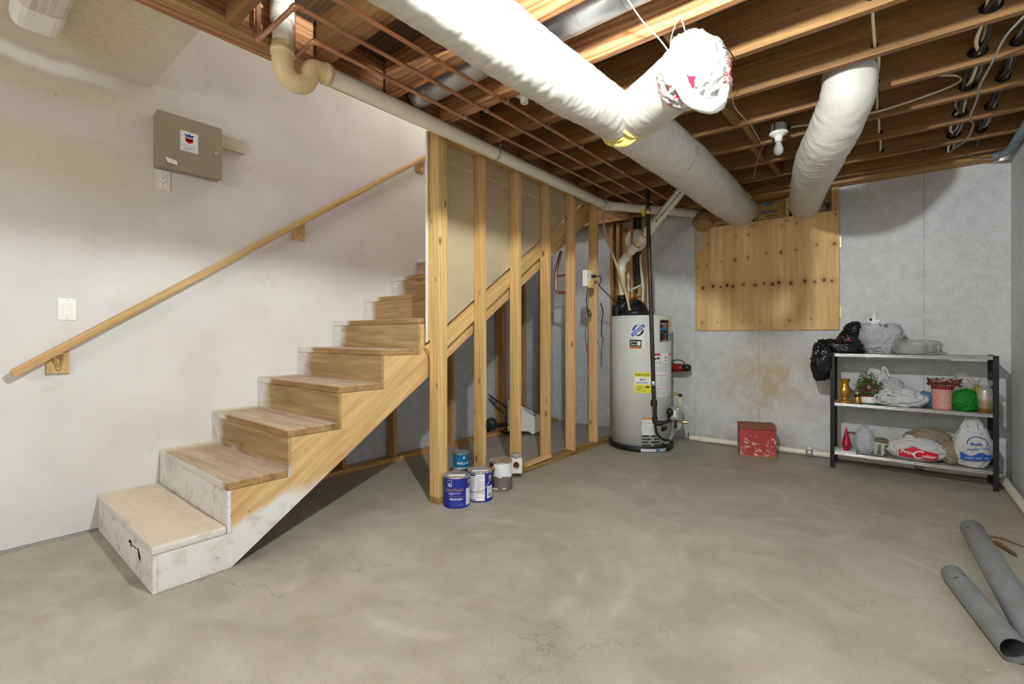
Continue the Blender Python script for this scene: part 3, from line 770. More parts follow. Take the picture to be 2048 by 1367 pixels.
# copper water lines
def copper(path, label, clamps):
    t = thing('copper_pipe', path[len(path)//2], label, 'pipe')
    full = [Vector(path[0])]
    for i in range(1, len(path)-1): full += elbow(path[i-1], path[i], path[i+1], .016, 4)[1:-1]
    full.append(Vector(path[-1]))
    MB().tube(full, .0105, 10).build('tubing', 'copper', t)
    for i in range(1, len(path)-1):
        a, c, b = (Vector(path[j]) for j in (i-1, i, i+1))
        pa = c+(a-c).normalized()*.032; pb = c+(b-c).normalized()*.032
        MB().tube(elbow(pa, c, pb, .016, 4), .0135, 10).build('elbow_fitting', 'copper', t)
    for y in clamps:
        x, z = path[-1][0], path[-1][2]
        mb = MB()
        for k in range(10):
            a = pi*k/9; a2 = pi*(k+1)/9
            if k < 9: mb.add([(x-.0125*cos(a), y-.008, z-.0125*sin(a)), (x-.0125*cos(a), y+.008, z-.0125*sin(a)), (x-.0125*cos(a2), y+.008, z-.0125*sin(a2)), (x-.0125*cos(a2), y-.008, z-.0125*sin(a2))], [(0, 1, 2, 3)])
        for sx in (-1, 1): mb.box(x+sx*.0135-.0015, x+sx*.0135+.0015, y-.009, y+.009, z-.006, 2.4395)
        mb.build('pipe_clamp', 'steel', t)
copper([(-2.230, .914, 2.672), (-2.230, .914, 2.424), (-1.872, .914, 2.424), (-1.872, 4.62, 2.424)], 'copper pipe bent twice at the header, middle of the three long lines', (2.05, 4.08))
copper([(-2.230, 1.076, 2.672), (-2.230, 1.076, 2.424), (-2.034, 1.076, 2.424), (-2.034, 4.62, 2.424)], 'copper pipe closest to the white drain pipe', (2.03, 4.10))
copper([(-1.716, -.5, 2.424), (-1.716, 4.50, 2.424)], 'straight copper pipe closest to the long white duct', (2.05, 2.46, 2.87, 3.28, 3.5))

# ------------------------------------------------------------------ round metal duct between two joists
sd = thing('metal_duct', (-.9, 1.84, 2.47), 'shiny galvanised round duct tucked up between two joists', 'duct')
def seg_duct(x0, x1, r):
    mb = MB(); mb.tube([(x0, 1.835, 2.548), (x0+.02, 1.835, 2.548), (x1-.02, 1.835, 2.548), (x1, 1.835, 2.548)], [r, r, r, r], 28)
    return mb
for x0, x1 in ((-2.24, -1.33), (-1.33, -.88), (-.88, .66)):
    seg_duct(x0, x1-.002, .0755).build('duct_section', 'steel', sd)
mb = MB(); mb.tube([(-1.15, 1.835, 2.548), (-1.09, 1.835, 2.548)], .0768, 28); mb.box(-1.16, -1.10, 1.756, 1.762, 2.535, 2.575); mb.build('duct_collar', 'steel', sd)
mb = MB(); mb.tube(smooth_path([(-1.14, 1.757, 2.56), (-1.17, 1.75, 2.60), (-1.11, 1.748, 2.605), (-1.10, 1.753, 2.565), (-1.16, 1.75, 2.575)], 5), .0035, 6); mb.build('tie_wire', 'blackiron', sd)

# ------------------------------------------------------------------ insulated ducts in white wrap
def wrinkle(seed, amp, per, slant=.9, around=1.4):
    def f(s, a, r0=.14):
        v = mn.noise(Vector((s*per+slant*sin(a+seed)*.5, around*cos(a), around*sin(a)+seed*7.1)))
        w = mn.noise(Vector((s*per*2.3+seed, 2.2*cos(a)+3, 2.2*sin(a))))
        lump = mn.noise(Vector((s*4+seed*3, cos(a), sin(a))))
        return 1+amp*(.75*(abs(v)*2-.7)+.5*w)+.035*lump
    return f
def sleeve(path, radii, seed, amp=.018, per=26, seg=56, step=.006):
    P = smooth_path(path, 24)
    L = [0.0]
    for i in range(1, len(P)): L.append(L[-1]+(P[i]-P[i-1]).length)
    n = max(12, int(L[-1]/step)); Q = []; Rr = []
    j = 0
    for i in range(n+1):
        s = L[-1]*i/n
        while j < len(L)-2 and L[j+1] < s: j += 1
        t = (s-L[j])/max(1e-9, L[j+1]-L[j]); Q.append(P[j].lerp(P[j+1], t))
        q = i/n*(len(radii)-1); k = min(int(q), len(radii)-2); e = q-k; e = e*e*(3-2*e); Rr.append(radii[k]*(1-e)+radii[k+1]*e)
    fn = wrinkle(seed, amp, per)
    mb = MB(); mb.tube(Q, Rr, seg, 0, True, lambda i, a: fn(i*L[-1]/n, a)); return mb
def ring_print(mb, c, axis, r, a0, a1, n, rng, h=.016):
    """a broken row of small letter marks running round a duct"""
    ax = Vector(axis).normalized(); up = Vector((0, 0, 1)); u = (up-ax*up.dot(ax)).normalized(); w = ax.cross(u); c = Vector(c)
    for k in range(n):
        a = a0+(a1-a0)*k/n; b = a+(a1-a0)/n*rng.uniform(.45, .75)
        f = lambda q, s: c+(u*cos(q)+w*sin(q))*r+ax*s
        if rng.random() < .12: continue
        if rng.random() < .5: mb.add([f(a, 0), f(b, 0), f(b, h), f(a, h)], [(0, 1, 2, 3)])
        else:
            m_ = (a+b)/2; mb.add([f(a, 0), f(m_, 0), f(m_, h), f(a, h)], [(0, 1, 2, 3)]); mb.add([f(a, h*.4), f(b, h*.4), f(b, h*.7), f(a, h*.7)], [(0, 1, 2, 3)])
rg = random.Random(11)
md = thing('insulated_duct', (-1.12, 2.35, 2.12), 'long white wrapped duct with a side branch running under the joists', 'duct')
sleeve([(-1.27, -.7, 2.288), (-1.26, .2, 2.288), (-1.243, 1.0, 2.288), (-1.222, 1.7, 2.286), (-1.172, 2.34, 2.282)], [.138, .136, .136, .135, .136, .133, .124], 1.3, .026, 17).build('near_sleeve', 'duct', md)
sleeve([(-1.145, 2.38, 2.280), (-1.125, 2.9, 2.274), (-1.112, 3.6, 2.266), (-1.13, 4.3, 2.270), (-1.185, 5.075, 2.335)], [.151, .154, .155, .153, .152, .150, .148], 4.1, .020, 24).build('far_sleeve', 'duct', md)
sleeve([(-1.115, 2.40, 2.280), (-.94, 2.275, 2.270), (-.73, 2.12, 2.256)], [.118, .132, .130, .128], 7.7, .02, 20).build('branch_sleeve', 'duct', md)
mb = MB()
def insul_ring(c, ax, r0, r1, wd, seed):
    ax = Vector(ax).normalized(); up = Vector((0, 0, 1)); u = (up-ax*up.dot(ax)).normalized(); w = ax.cross(u); c = Vector(c)
    pts = []
    for k in range(37):
        a = 2*pi*k/36; rr = r0+.008*mn.noise(Vector((cos(a)*2, sin(a)*2, seed)))
        pts.append(c+(u*cos(a)+w*sin(a))*rr)
    mb.tube(pts, r1, 10, 0, False, lambda i, a: 1+.35*mn.noise(Vector((i*.7, cos(a)*1.5, sin(a)*1.5+seed))))
insul_ring((-1.146, 2.378, 2.280), (.05, 1, 0), .139, .0155, .02, 2.0)
mb.lathe([(0, 2.3725), (.10, 2.374), (.145, 2.376)], (-1.146, 0, 2.280), 40, axis='Y')
insul_ring((-1.168, 2.355, 2.282), (.05, 1, 0), .116, .016, .02, 5.0)
insul_ring((-1.07, 2.365, 2.278), (.8, -.58, 0), .120, .012, .02, 9.0)
mb.sphere((-1.13, 2.37, 2.365), (.085, .05, .045), 14, 9); mb.sphere((-1.125, 2.375, 2.215), (.10, .05, .07), 14, 9)
mb.build('exposed_insulation', 'insul', md)
mb = MB(); ring_print(mb, (-1.122, 3.02, 2.273), (0, 1, 0), .1585, pi*.28, pi*.95, 17, rg); o = mb.build('printed_marks', 'inkgrey', md); o['kind'] = 'stuff'
mb = MB(); mb.sphere((-1.02, 4.62, 2.345), (.02, .05, .012), 10, 6); mb.sphere((-1.055, 4.72, 2.40), (.02, .05, .012), 10, 6); mb.build('torn_insulation', 'insul', md)

rd = thing('insulated_duct', (-.30, 3.4, 2.12), 'white wrapped duct bending up between the joists beside the bulb', 'duct')
sleeve([(-.175, 3.06, 2.66), (-.185, 3.06, 2.50), (-.20, 3.08, 2.37), (-.27, 3.25, 2.275), (-.345, 3.48, 2.245), (-.45, 3.95, 2.245), (-.555, 4.5, 2.265), (-.645, 5.075, 2.30)],
       [.115, .128, .134, .140, .136, .132, .130, .128, .126], 2.2, .028, 22).build('sleeve', 'duct', rd)
mb = MB(); ring_print(mb, (-.395, 3.70, 2.245), (-.2, 1, 0), .1385, pi*.45, pi*1.1, 12, rg, .012); o = mb.build('printed_marks', 'inkgrey', rd); o['kind'] = 'stuff'

# shopping bag pulled over the branch end
def crumpled(c, rad, seed, axis=None, segs=(72, 48), amp=.12, flat=None, shape=None, detail=3.0):
    mb = MB(); vs = []; ns, nr = segs
    for i in range(nr+1):
        t = pi*i/nr
        for k in range(ns):
            a = 2*pi*k/ns
            d = Vector((sin(t)*cos(a), sin(t)*sin(a), -cos(t)))
            q = d*detail+Vector((seed*3.1, seed*1.7, seed))
            q = q+Vector((mn.noise(q*.9), mn.noise(q*.9+Vector((5, 1, 2))), mn.noise(q*.9+Vector((2, 7, 3)))))*.45
            n = mn.fractal(q*.6, 1.0, 2.0, 2)*.5+(.42-abs(mn.noise(q*1.3)))*.9+(.42-abs(mn.noise(q*2.6+Vector((3, 3, 3)))))*.62+(.42-abs(mn.noise(q*5.3)))*.34
            f = 1+amp*n
            p = Vector((d.x*rad[0]*f, d.y*rad[1]*f, d.z*rad[2]*f))
            if shape: p = shape(p, d, t, a)
            if flat is not None: p.z = max(p.z, flat)
            vs.append(p)
    fs = []
    for i in range(nr):
        for k in range(ns):
            k2 = (k+1) % ns; fs.append((i*ns+k, i*ns+k2, (i+1)*ns+k2, (i+1)*ns+k))
    if axis is not None:
        q = Vector((0, 0, 1)).rotation_difference(Vector(axis).normalized()); vs = [q @ v for v in vs]
    vs = [v+Vector(c) for v in vs]
    mb.add(vs, fs, 0, True); return mb
bagc = Vector((-.672, 2.082, 2.236))
gb = thing('shopping_bag', bagc-Vector((0, 0, .2)), 'white shopping bag with red print tied over the duct branch', 'bag')
bax = Vector((.80, -.60, -.05)).normalized()
def bshape(p, d, t, a):
    k = max(0, d.z); p = p.copy(); p.z = p.z*(1-.30*k)
    return p
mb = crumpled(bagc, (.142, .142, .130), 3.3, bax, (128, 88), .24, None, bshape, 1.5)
for i, v in enumerate(mb.v):
    d = v-bagc; e = d.x*.60+d.y*.80     # along the bag's face, left to right
    red = 0
    if -.14 < e < -.085 and -.09 < d.z < .05 and mn.noise(v*26) > -.12: red = .55
    if -.10 < e < -.05 and -.125 < d.z < -.065 and mn.noise(v*30) > -.1: red = 1
    if .105 < e < .15 and -.10 < d.z < .03 and mn.noise(v*22) > 0: red = .5
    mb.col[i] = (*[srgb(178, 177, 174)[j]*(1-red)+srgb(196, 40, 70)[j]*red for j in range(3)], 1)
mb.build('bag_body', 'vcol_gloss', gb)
mb = MB(); rr = Vector((.60, .80, 0)); fr = bax*.085
hp = smooth_path([bagc+fr*.7+rr*-.12+Vector((0, 0, -.07)), bagc+fr+rr*-.09+Vector((0, 0, -.155)), bagc+fr*1.05+rr*-.02+Vector((0, 0, -.185)), bagc+fr+rr*.055+Vector((0, 0, -.17)), bagc+fr*.7+rr*.10+Vector((0, 0, -.09))], 8)
mb.tube(hp, .019, 12, 0, True, lambda i, a: 1+.5*abs(cos(a))+.25*mn.noise(Vector((i*.6, cos(a)*2, sin(a)*2))))
mb.build('bag_handle', 'white', gb)
mb = MB()
def bagsurf(u, v):
    """point just outside the bag's face"""
    o = bagc+rr*u+Vector((0, 0, v)); r2 = max(0.0, 1-(u/.165)**2-(v/.165)**2)
    return o+bax*(.130*sqrt(r2)+.006)
bars(mb, bagsurf, .055, .068, -.09, .01, 9, 0, rg, .6, 1); bars(mb, bagsurf, .085, .10, -.07, .03, 9, 0, rg, .6, 1)
mb.build('red_print', 'inkred', gb)
MB().tube(smooth_path([bagsurf(.04, .045), bagsurf(.08, .045), bagsurf(.12, .03), bagsurf(.145, .02)], 5), .0025, 6).build('dark_cord', 'ink', gb)
# ------------------------------------------------------------------ strings and cables along the joists
def cord(name, pts, r, mat, label, cat, group=None, n=6, seg=7):
    mb = MB(); mb.tube(smooth_path(pts, n), r, seg); return mb.build(name, mat, label=label, cat=cat, group=group)
cord('string', [(-.838, 1.66, 2.45), (-.832, 1.753, 2.441), (-.829, 1.889, 2.425), (-.805, 2.03, 2.40), (-.79, 2.11, 2.37)], .0035, 'string', 'pale cord hanging from the joist in front of the bagged branch', 'cord')
cord('string', [(-.785, 2.09, 2.37), (-.765, 2.05, 2.41), (-.715, 1.99, 2.44), (-.704, 1.985, 2.446), (-.70, 2.0, 2.43), (-.695, 2.06, 2.365)], .0028, 'string', 'thin string looped over a nail and holding up the bagged duct end', 'cord')
cord('string', [(-.66, 2.60, 2.455), (-.70, 2.78, 2.434), (-.725, 2.95, 2.43), (-.71, 3.12, 2.415), (-.71, 3.27, 2.432)], .0025, 'string', 'thin string sagging below the joists near the lamp with the bulb', 'cord')
cord('string', [(-.71, 3.28, 2.434), (-.70, 3.5, 2.40), (-.715, 3.67, 2.434), (-.80, 3.9, 2.42), (-.87, 4.1, 2.34)], .0022, 'string', 'thin string hanging down beside the far duct sleeve', 'cord')
cord('cable', [(-.073, 2.40, 2.50), (-.073, 2.437, 2.484), (-.075, 2.6, 2.478), (-.074, 2.80, 2.476), (-.075, 2.884, 2.484), (-.063, 2.95, 2.492), (-.066, 3.08, 2.48), (-.08, 3.22, 2.478), (-.08, 3.30, 2.484), (-.082, 3.5, 2.488), (-.085, 3.66, 2.488), (-.085, 3.72, 2.488), (-.08, 3.85, 2.484), (-.085, 4.08, 2.484), (-.085, 4.13, 2.486), (-.08, 4.27, 2.482), (-.085, 4.49, 2.484)], .0062, 'cable', 'white cable threaded through the joists beside the bending duct', 'cable')
cord('cable', [(-.55, 3.545, 2.462), (-.50, 3.565, 2.468), (-.42, 3.625, 2.478), (-.30, 3.65, 2.478), (-.101, 3.64, 2.466), (.023, 3.63, 2.470), (.135, 3.62, 2.481), (.231, 3.62, 2.498), (.281, 3.55, 2.494), (.259, 3.47, 2.492), (.198, 3.42, 2.494), (.10, 3.37, 2.505), (-.03, 3.32, 2.52)], .0062, 'cable', 'white cable looping across a joist from the lamp with the bulb', 'cable')
def bundle(name, x0, n, mat, r, label, seed, spread=.028):
    rgn = random.Random(seed); t = thing(name, (x0, 3.3, 2.45), label, 'cables')
    ys = [jb[k] for k in range(5, 15)]
    for q in range(n):
        ox = x0+rgn.uniform(-spread, spread); pts = [(ox, ys[0]-.25, 2.54)]
        for y in ys:
            zz = 2.49+rgn.uniform(-.010, .022); xx = ox*0+x0+rgn.uniform(-spread, spread)*.8
            pts += [(xx, y-.019, zz), (xx+rgn.uniform(-.012, .012), y+.19, zz-.012+rgn.uniform(-.014, .01))]
        pts.append((x0, 4.852, 2.485))
        MB().tube(smooth_path(pts, 5), r, 6).build('cable', mat if not isinstance(mat, list) else mat[q % len(mat)], t)
for k in range(6, 15):
    for cx, cz, rx, rz in ((-.076, 2.484, .015, .013), (.318, 2.497, .040, .030), (.455, 2.497, .032, .028)):
        if cx < 0 and k < 9: continue
        mb = MB(); mb.add([(cx+rx*cos(2*pi*q/16), jb[k]-.0388, cz+rz*sin(2*pi*q/16)) for q in range(16)], [tuple(range(16))]); mb.build('drilled_hole', 'slot', ceiling)
bundle('cable_bundle', .318, 9, ['cable_black', 'cable_black', 'cable', 'cable_black', 'cable_grey'], .0085, 'dark bundle of cables passing through holes near the right-hand concrete wall', 4)
bundle('cable_bundle', .455, 5, ['cable_black', 'cable_black', 'cable_grey'], .0085, 'second black cable bundle nearer the whitewashed wall', 9, .02)
cord('cable', [(.52, 2.55, 2.46), (.46, 2.75, 2.434), (.42, 2.88, 2.43), (.385, 3.05, 2.438), (.37, 3.28, 2.432), (.352, 3.5, 2.425), (.36, 3.72, 2.43), (.352, 3.95, 2.41), (.385, 4.15, 2.43), (.375, 4.35, 2.41), (.355, 4.52, 2.43), (.335, 4.62, 2.44)], .005, 'cable_grey', 'loose grey cable draped under the joists near the black bundle', 'cable')
cord('cable', [(.40, 4.84, 2.45), (.47, 4.93, 2.432), (.54, 4.96, 2.41), (.60, 4.92, 2.405), (.63, 4.75, 2.42), (.645, 4.4, 2.44)], .0045, 'cable_grey', 'grey cable dropping over the sill plate into the wall corner', 'cable')
# white wrapped conduit along the top of the right wall
MB().tube(smooth_path([(.575, 4.93, 2.42), (.62, 4.86, 2.415), (.64, 4.6, 2.418), (.64, 3.9, 2.42), (.64, 3.0, 2.42), (.64, 1.5, 2.42)], 8), .026, 14, 0, True, lambda i, a: 1+.12*mn.noise(Vector((i*.5, cos(a), sin(a))))).build('foam_pipe', 'foam_blue', label='blue grey foam covered pipe along the top of the right wall', cat='pipe')
MB().box(-.56, -.44, 4.53, 4.60, 2.446, 2.462).build('wood_scrap', 'ivory', label='pale scrap wedged under the last joists above the insulation', cat='scrap')
# ------------------------------------------------------------------ plywood cover and insulation in the opening
pw = thing('plywood_cover', (-1.0, 5.08, 1.15), 'knotty plywood sheet covering the opening in the concrete wall', 'panel')
PX0, PX1, PZ0, PZ1, PY = -1.632, -.384, 1.150, 2.216, 5.073
mb = MB(); mb.box(PX0, PX1, PY+.0015, YB-.002, PZ0, PZ1); mb.build('sheet_edges', 'pine_dark', pw)
mb = MB(); NX, NZ = 300, 230
rg = random.Random(5)
row1 = [.06, .14, .20, .25, .293, .372, .458, .52, .578, .62, .70, .79, .853, .91, .957]
kn = [(u, .418-.03*u+(.012 if i % 2 else 0)+.02*u, rg.choice((.010, .014, .016, .015))) for i, u in enumerate(row1)]
for u, v, r in ((.09, .635, .005), (.21, .66, .005), (.31, .665, .009), (.405, .675, .006), (.535, .695, .005), (.636, .69, .010), (.735, .70, .006), (.865, .725, .006), (.972, .72, .010), (.10, .84, .005), (.315, .88, .005), (.41, .885, .005), (.64, .925, .004), (.74, .93, .005), (.98, .965, .005), (.055, .075, .006), (.175, .075, .004), (.365, .08, .004), (.49, .08, .004), (.69, .085, .006), (.83, .09, .004), (.01, .63, .007)):
    kn.append((u, v, r*1.1))
W_, H_ = PX1-PX0, PZ1-PZ0
for j in range(NZ+1):
    for i in range(NX+1):
        u, v = i/NX, j/NZ; x, z = u*W_, v*H_
        bend = 0; dark = 0; ringc = 0
        for ku, kv, kr in kn:
            dx = x-ku*W_; dy = z-kv*H_; d = sqrt(dx*dx+(dy*.85)**2)
            if d < kr*7:
                dark = max(dark, min(1, max(0, (kr*1.15-d)/(kr*.5))))
                halo = math.exp(-(d/(kr*2.6))**2); ringc = max(ringc, halo*.45)
                bend += dx/(d+.002)*.012*math.exp(-(d/(kr*4))**2)
            if abs(dx) < kr*.9 and abs(dy) < .14: ringc = max(ringc, .28*(1-abs(dx)/(kr*.9))*(1-abs(dy)/.14))
        g = mn.fractal(Vector(((x-bend)*26, z*1.3, 2.0)), 1.0, 2.0, 4); g2 = mn.noise(Vector(((x-bend)*7, z*.8, 9.0))); g3 = mn.noise(Vector((x*140, z*3.0, 4.0)))
        t = .5+.30*g+.32*g2+.10*g3
        t = min(1, max(0, t))
        c = [srgb(204, 158, 94)[q]*(1-t)+srgb(250, 216, 152)[q]*t for q in range(3)]
        k = ringc; c = [a*(1-k)+b*k for a, b in zip(c, srgb(120, 74, 32))]
        c = [a*(1-dark*.9)+b*dark*.9 for a, b in zip(c, srgb(60, 34, 16))]
        if x < .012+.006*mn.noise(Vector((z*9, 0, 0))): c = list(srgb(206, 176, 116)[:3])
        mb.col[len(mb.v)] = (*c, 1); mb.v.append(Vector((PX0+x, PY, PZ0+z)))
for j in range(NZ):
    for i in range(NX):
        a = j*(NX+1)+i; mb.f.append((a, a+1, a+NX+2, a+NX+1)); mb.m.append(0); mb.sm.append(False)
mb.build('sheet_face', 'vcol', pw)
mb = MB(); mb.add([(-.925, PY-.0008, PZ0), (-.9215, PY-.0008, PZ0), (-.9235, PY-.0008, 1.55)], [(0, 1, 2)]); mb.build('split', 'slot', pw)
mb = MB(); pf2 = lambda u, v: (u, PY-.001, v)
lettering(mb, 'OUT', pf2, width=.06, at=(-1.08, 2.165), rot=-.05); lettering(mb, 'OR', pf2, width=.04, at=(-.79, 2.17)); mb.build('pencil_writing', plain('pencil', (110, 84, 54), .7), pw)
for z in (1.30, 1.93):
    mb = MB(); mb.box(-.383, -.372, PY+.003, PY+.012, z-.05, z+.05); mb.tube([(-.381, PY-.002, z-.05), (-.381, PY-.002, z+.05)], .0055, 10); mb.build('hinge', 'brass', pw)
mb = MB(); mb.x = Matrix.Translation((-1.585, PY-.003, 2.10)) @ Matrix.Rotation(-.10, 4, 'Y'); mb.box(-.014, .014, -.002, .002, -.13, .13)
so = mb.build('metal_strap', 'steel', pw)
mb = MB(); mb.x = Matrix.Translation((-1.585, PY-.005, 2.10)) @ Matrix.Rotation(-.10, 4, 'Y')
for z in (-.115, .02, .11): mb.sphere((0, 0, z), (.006, .004, .006), 8, 5)
for q, z in enumerate((-.115, .02, .11)):
    b2 = MB(); b2.x = mb.x; b2.sphere((0, 0, z), (.006, .004, .006), 8, 5); b2.build('bolt_head', 'chrome', so)
bbox_board('frame_post', -.440, -.386, 5.055, 5.072, 2.218, 2.418, 'z', 'pine', pw)

def batt(x0, x1, y0, y1, z0, z1, label, seed, mats=('kraft', 'insul'), lumpy=.02, txt=None):
    t = thing('insulation_batt', ((x0+x1)/2, (y0+y1)/2, z0), label, 'insulation', None)
    mb = MB(); nu, nv = 26, 18
    def sf(i, j, side):
        u, v = i/nu, j/nv; x = x0+(x1-x0)*u; z = z0+(z1-z0)*v
        e = min(u, 1-u, v, 1-v); rnd = .02*(1-min(1, e*7))**2
        y = y0+rnd+lumpy*mn.fractal(Vector((u*3+seed, v*3, seed)), 1, 2, 3) if side == 0 else y1
        return (x, y, z)
    vs = [sf(i, j, 0) for j in range(nv+1) for i in range(nu+1)]; fs = [(j*(nu+1)+i, j*(nu+1)+i+1, (j+1)*(nu+1)+i+1, (j+1)*(nu+1)+i) for j in range(nv) for i in range(nu)]
    mb.add(vs, fs, 0, True); mb.build('kraft_facing', mats[0], t)
    mb = MB(); mb.box(x0-.002, x1+.002, y0+.028+lumpy*.6, y1, z0, z1+.002); mb.build('fibreglass_fill', mats[1], t)
    if txt: txt(t, lambda u, v: (x0+(x1-x0)*u, y0+lumpy*mn.fractal(Vector((u*3+seed, v*3, seed)), 1, 2, 3)-.004, z0+(z1-z0)*v))
    return t
def ation(t, f):
    mb = MB(); lettering(mb, 'insulation', f, width=.75, at=(.38, .34), mi=0, bold=.02)
    mb2 = MB(); bars(mb2, f, .36, .78, .12, .22, 1, 0, rg, .5, 2)
    patch(mb, f, .33, .46, .70, .90, 0, 3); patch(mb, f, .50, .58, .72, .92, 0, 2); patch(mb, f, .61, .63, .74, .92, 0, 1)
    mb.build('blue_print', 'inkcyan', t); mb2.build('black_print', 'ink', t)
batt(-1.075, -.80, 5.085, 5.33, 2.219, 2.405, 'folded kraft faced insulation with blue lettering between the two ducts', 1.0, lumpy=.012, txt=ation)
MB().box(-.80, -.775, 5.09, 5.12, 2.219, 2.40).build('insulation_strip', 'insul', label='yellow edge of the insulation beside the lettered batt', cat='insulation')
batt(-1.598, -1.31, 5.10, 5.33, 2.219, 2.41, 'crumpled brown insulation left of the lower duct end', 4.0, lumpy=.05)
def darktext(t, f):
    mb = MB(); lettering(mb, 'OHS', f, width=.42, at=(.68, .28), bold=.03); lettering(mb, 'IP', f, width=.25, at=(.68, .06), bold=.03); mb.build('dark_print', plain('navy_ink', (34, 44, 66), .7), t)
batt(-.545, -.443, 5.10, 5.33, 2.219, 2.415, 'torn insulation with dark lettering against the wooden frame post', 7.0, lumpy=.03, txt=darktext)
batt(-.77, -.55, 5.16, 5.33, 2.219, 2.40, 'yellow insulation stuffed around the end of the bending duct', 9.0, ('insul', 'insul'), .03)
mb = crumpled((-1.55, 5.065, 2.29), (.085, .045, .080), 2.2, None, (64, 44), .5, None, None, 2.0); mb.build('insulation_wad', 'kraft', label='wad of brown insulation paper hanging out over the sheet corner', cat='insulation')

# ------------------------------------------------------------------ water heater
HX, HY = -1.975, 4.462
RT = .290
HF = Vector((1.975, -4.462, 0)).normalized(); HRt = Vector((-HF.y, HF.x, 0))
def ht(deg, z, r=RT+.0008):
    a = radians(deg); p = Vector((HX, HY, 0))+(HF*cos(a)+HRt*sin(a))*r; return (p.x, p.y, z)
wh = thing('water_heater', (HX, HY, 0), 'tall grey water heater standing on a black base ring', 'water heater')
mb = MB(); mb.lathe([(0, .012), (.311, .012), (.315, .02), (.315, .055), (.309, .062), (.302, .062), (.302, .03), (0, .03)], (HX, HY, -.010), 64); mb.build('base_ring', 'blackpaint', wh)
mb = MB(); mb.lathe([(0, .04), (RT, .04), (RT, 1.262), (RT-.0015, 1.264), (RT-.0015, 1.268), (RT, 1.270), (RT-.002, 1.284), (RT-.010, 1.290), (0, 1.292)], (HX, HY, 0), 72); mb.build('tank', 'heater', wh)
hfn = lambda off: (lambda u, v: ht(u, v, RT+off))
rg = random.Random(21)
# round brand-style sticker with a slanted bar
mb = MB(); cu, cv = -5.3, 1.145; kx = 180/pi/RT
disc = lambda r, off, a0, a1, n=28: [ht(cu+kx*r*cos(a0+(a1-a0)*i/n), cv+r*sin(a0+(a1-a0)*i/n), RT+off) for i in range(n+1)]
d = disc(.062, .0006, 0, 2*pi); mb.add(d[:-1], [tuple(range(28))], 0)
d = disc(.054, .0010, pi*.27, pi*1.23); mb.add(d, [tuple(range(len(d)))], 1)
d = disc(.054, .0010, -pi*.73, pi*.23); mb.add(d, [tuple(range(len(d)))], 2)
sl2 = lambda u, v, off=.0016: ht(cu+kx*(u*cos(.72)-v*sin(.72)), cv+u*sin(.72)+v*cos(.72), RT+off)
patch(mb, lambda u, v: sl2(u, v, .0013), -.082, .082, -.024, .024, 0, 8); patch(mb, lambda u, v: sl2(u, v, .0016), -.075, .075, -.017, .017, 1, 8)
lettering(mb, 'simplicity', lambda u, v: sl2(u, v, .002), width=.125, at=(0, -.009), mi=0)
mb.build('round_sticker', ['paper', 'inkblue', 'ink'], wh)
mb = MB(); f1 = hfn(.0008); f2 = hfn(.0014)
patch(mb, f1, -20.5, 1.4, .994, 1.057, 0, 8); patch(mb, f1, -20.5, 1.4, .972, .993, 1, 8)
bars(mb, f2, -18.5, -8, 1.005, 1.045, 3, 2, rg, .5); patch(mb, f2, -6.5, -.5, 1.004, 1.042, 2, 3); bars(mb, f2, -19, 0, .976, .989, 1, 0, rg, .6)
mb.build('dealer_label', ['ink', 'inkorange', 'paper'], wh)
mb = MB()
patch(mb, f1, -11.7, 18.5, .556, .751, 0, 8); patch(mb, f2, -10.9, 17.7, .635, .705, 1, 8)
f3 = hfn(.0020)
lettering(mb, 'ENERGUIDE', arc(f3, RT, 3.2), width=.130, at=(0, .718), mi=2, bold=.02)
lettering(mb, '6211', arc(f3, RT, 3.2), width=.052, at=(0, .672), mi=2, bold=.03)
bars(mb, f3, -8, 12, .644, .660, 1, 3, rg, .5); bars(mb, f2, -8, 10, .570, .625, 4, 4, rg, .35); patch(mb, f2, 9.5, 16, .606, .620, 2, 3)
mb.build('energy_label', ['yellow', 'paper', 'ink', 'inkblue', 'inkgreen'], wh)
mb = MB(); patch(mb, f1, 19, 79.5, .520, .930, 0, 18)
for a, b, c2, d2 in ((20, 38, .925, .928), (20, 38, .762, .765), (20, 20.8, .762, .928), (37.2, 38, .762, .928), (62.5, 63.3, .735, .925), (62.5, 79, .922, .925), (62.5, 79, .735, .738)): patch(mb, f2, a, b, c2, d2, 1, 4)
patch(mb, f2, 20.9, 37, .908, .924, 2, 4); patch(mb, f2, 63.5, 79, .908, .921, 3, 4)
bars(mb, f2, 22, 36, .775, .85, 6, 4, rg, .35); patch(mb, f2, 23, 29, .868, .885, 1, 2); patch(mb, f2, 30, 35, .872, .892, 1, 2)
bars(mb, f2, 42, 60, .75, .845, 8, 4, rg, .3); patch(mb, f2, 49, 54, .853, .860, 1, 2); patch(mb, f2, 50, 53, .875, .895, 1, 2)
bars(mb, f2, 65, 77, .745, .90, 9, 4, rg, .3)
for z in (.716, .590): patch(mb, f2, 21, 79, z, z+.004, 2, 12)
bars(mb, f2, 21, 78, .605, .705, 9, 4, rg, .28); bars(mb, f2, 21, 78, .53, .58, 4, 4, rg, .28)
mb.build('warning_labels', ['paper', 'ink', 'inkred', 'inkorange', 'inkgrey'], wh)
mb = MB(); patch(mb, f1, 36.5, 78, 1.035, 1.25, 5, 10); patch(mb, f2, 37.5, 61.5, 1.045, 1.243, 0, 8)
bars(mb, f3, 40, 59, 1.200, 1.214, 1, 1, rg, .6); patch(mb, f3, 43, 56, 1.172, 1.192, 2, 4); patch(mb, f3, 36, 60, 1.150, 1.166, 3, 5)
mb.add([f3(42, 1.135), f3(59, 1.135), f3(55, 1.112), f3(50, 1.102), f3(46, 1.112)], [(0, 1, 2, 3, 4)], 5)
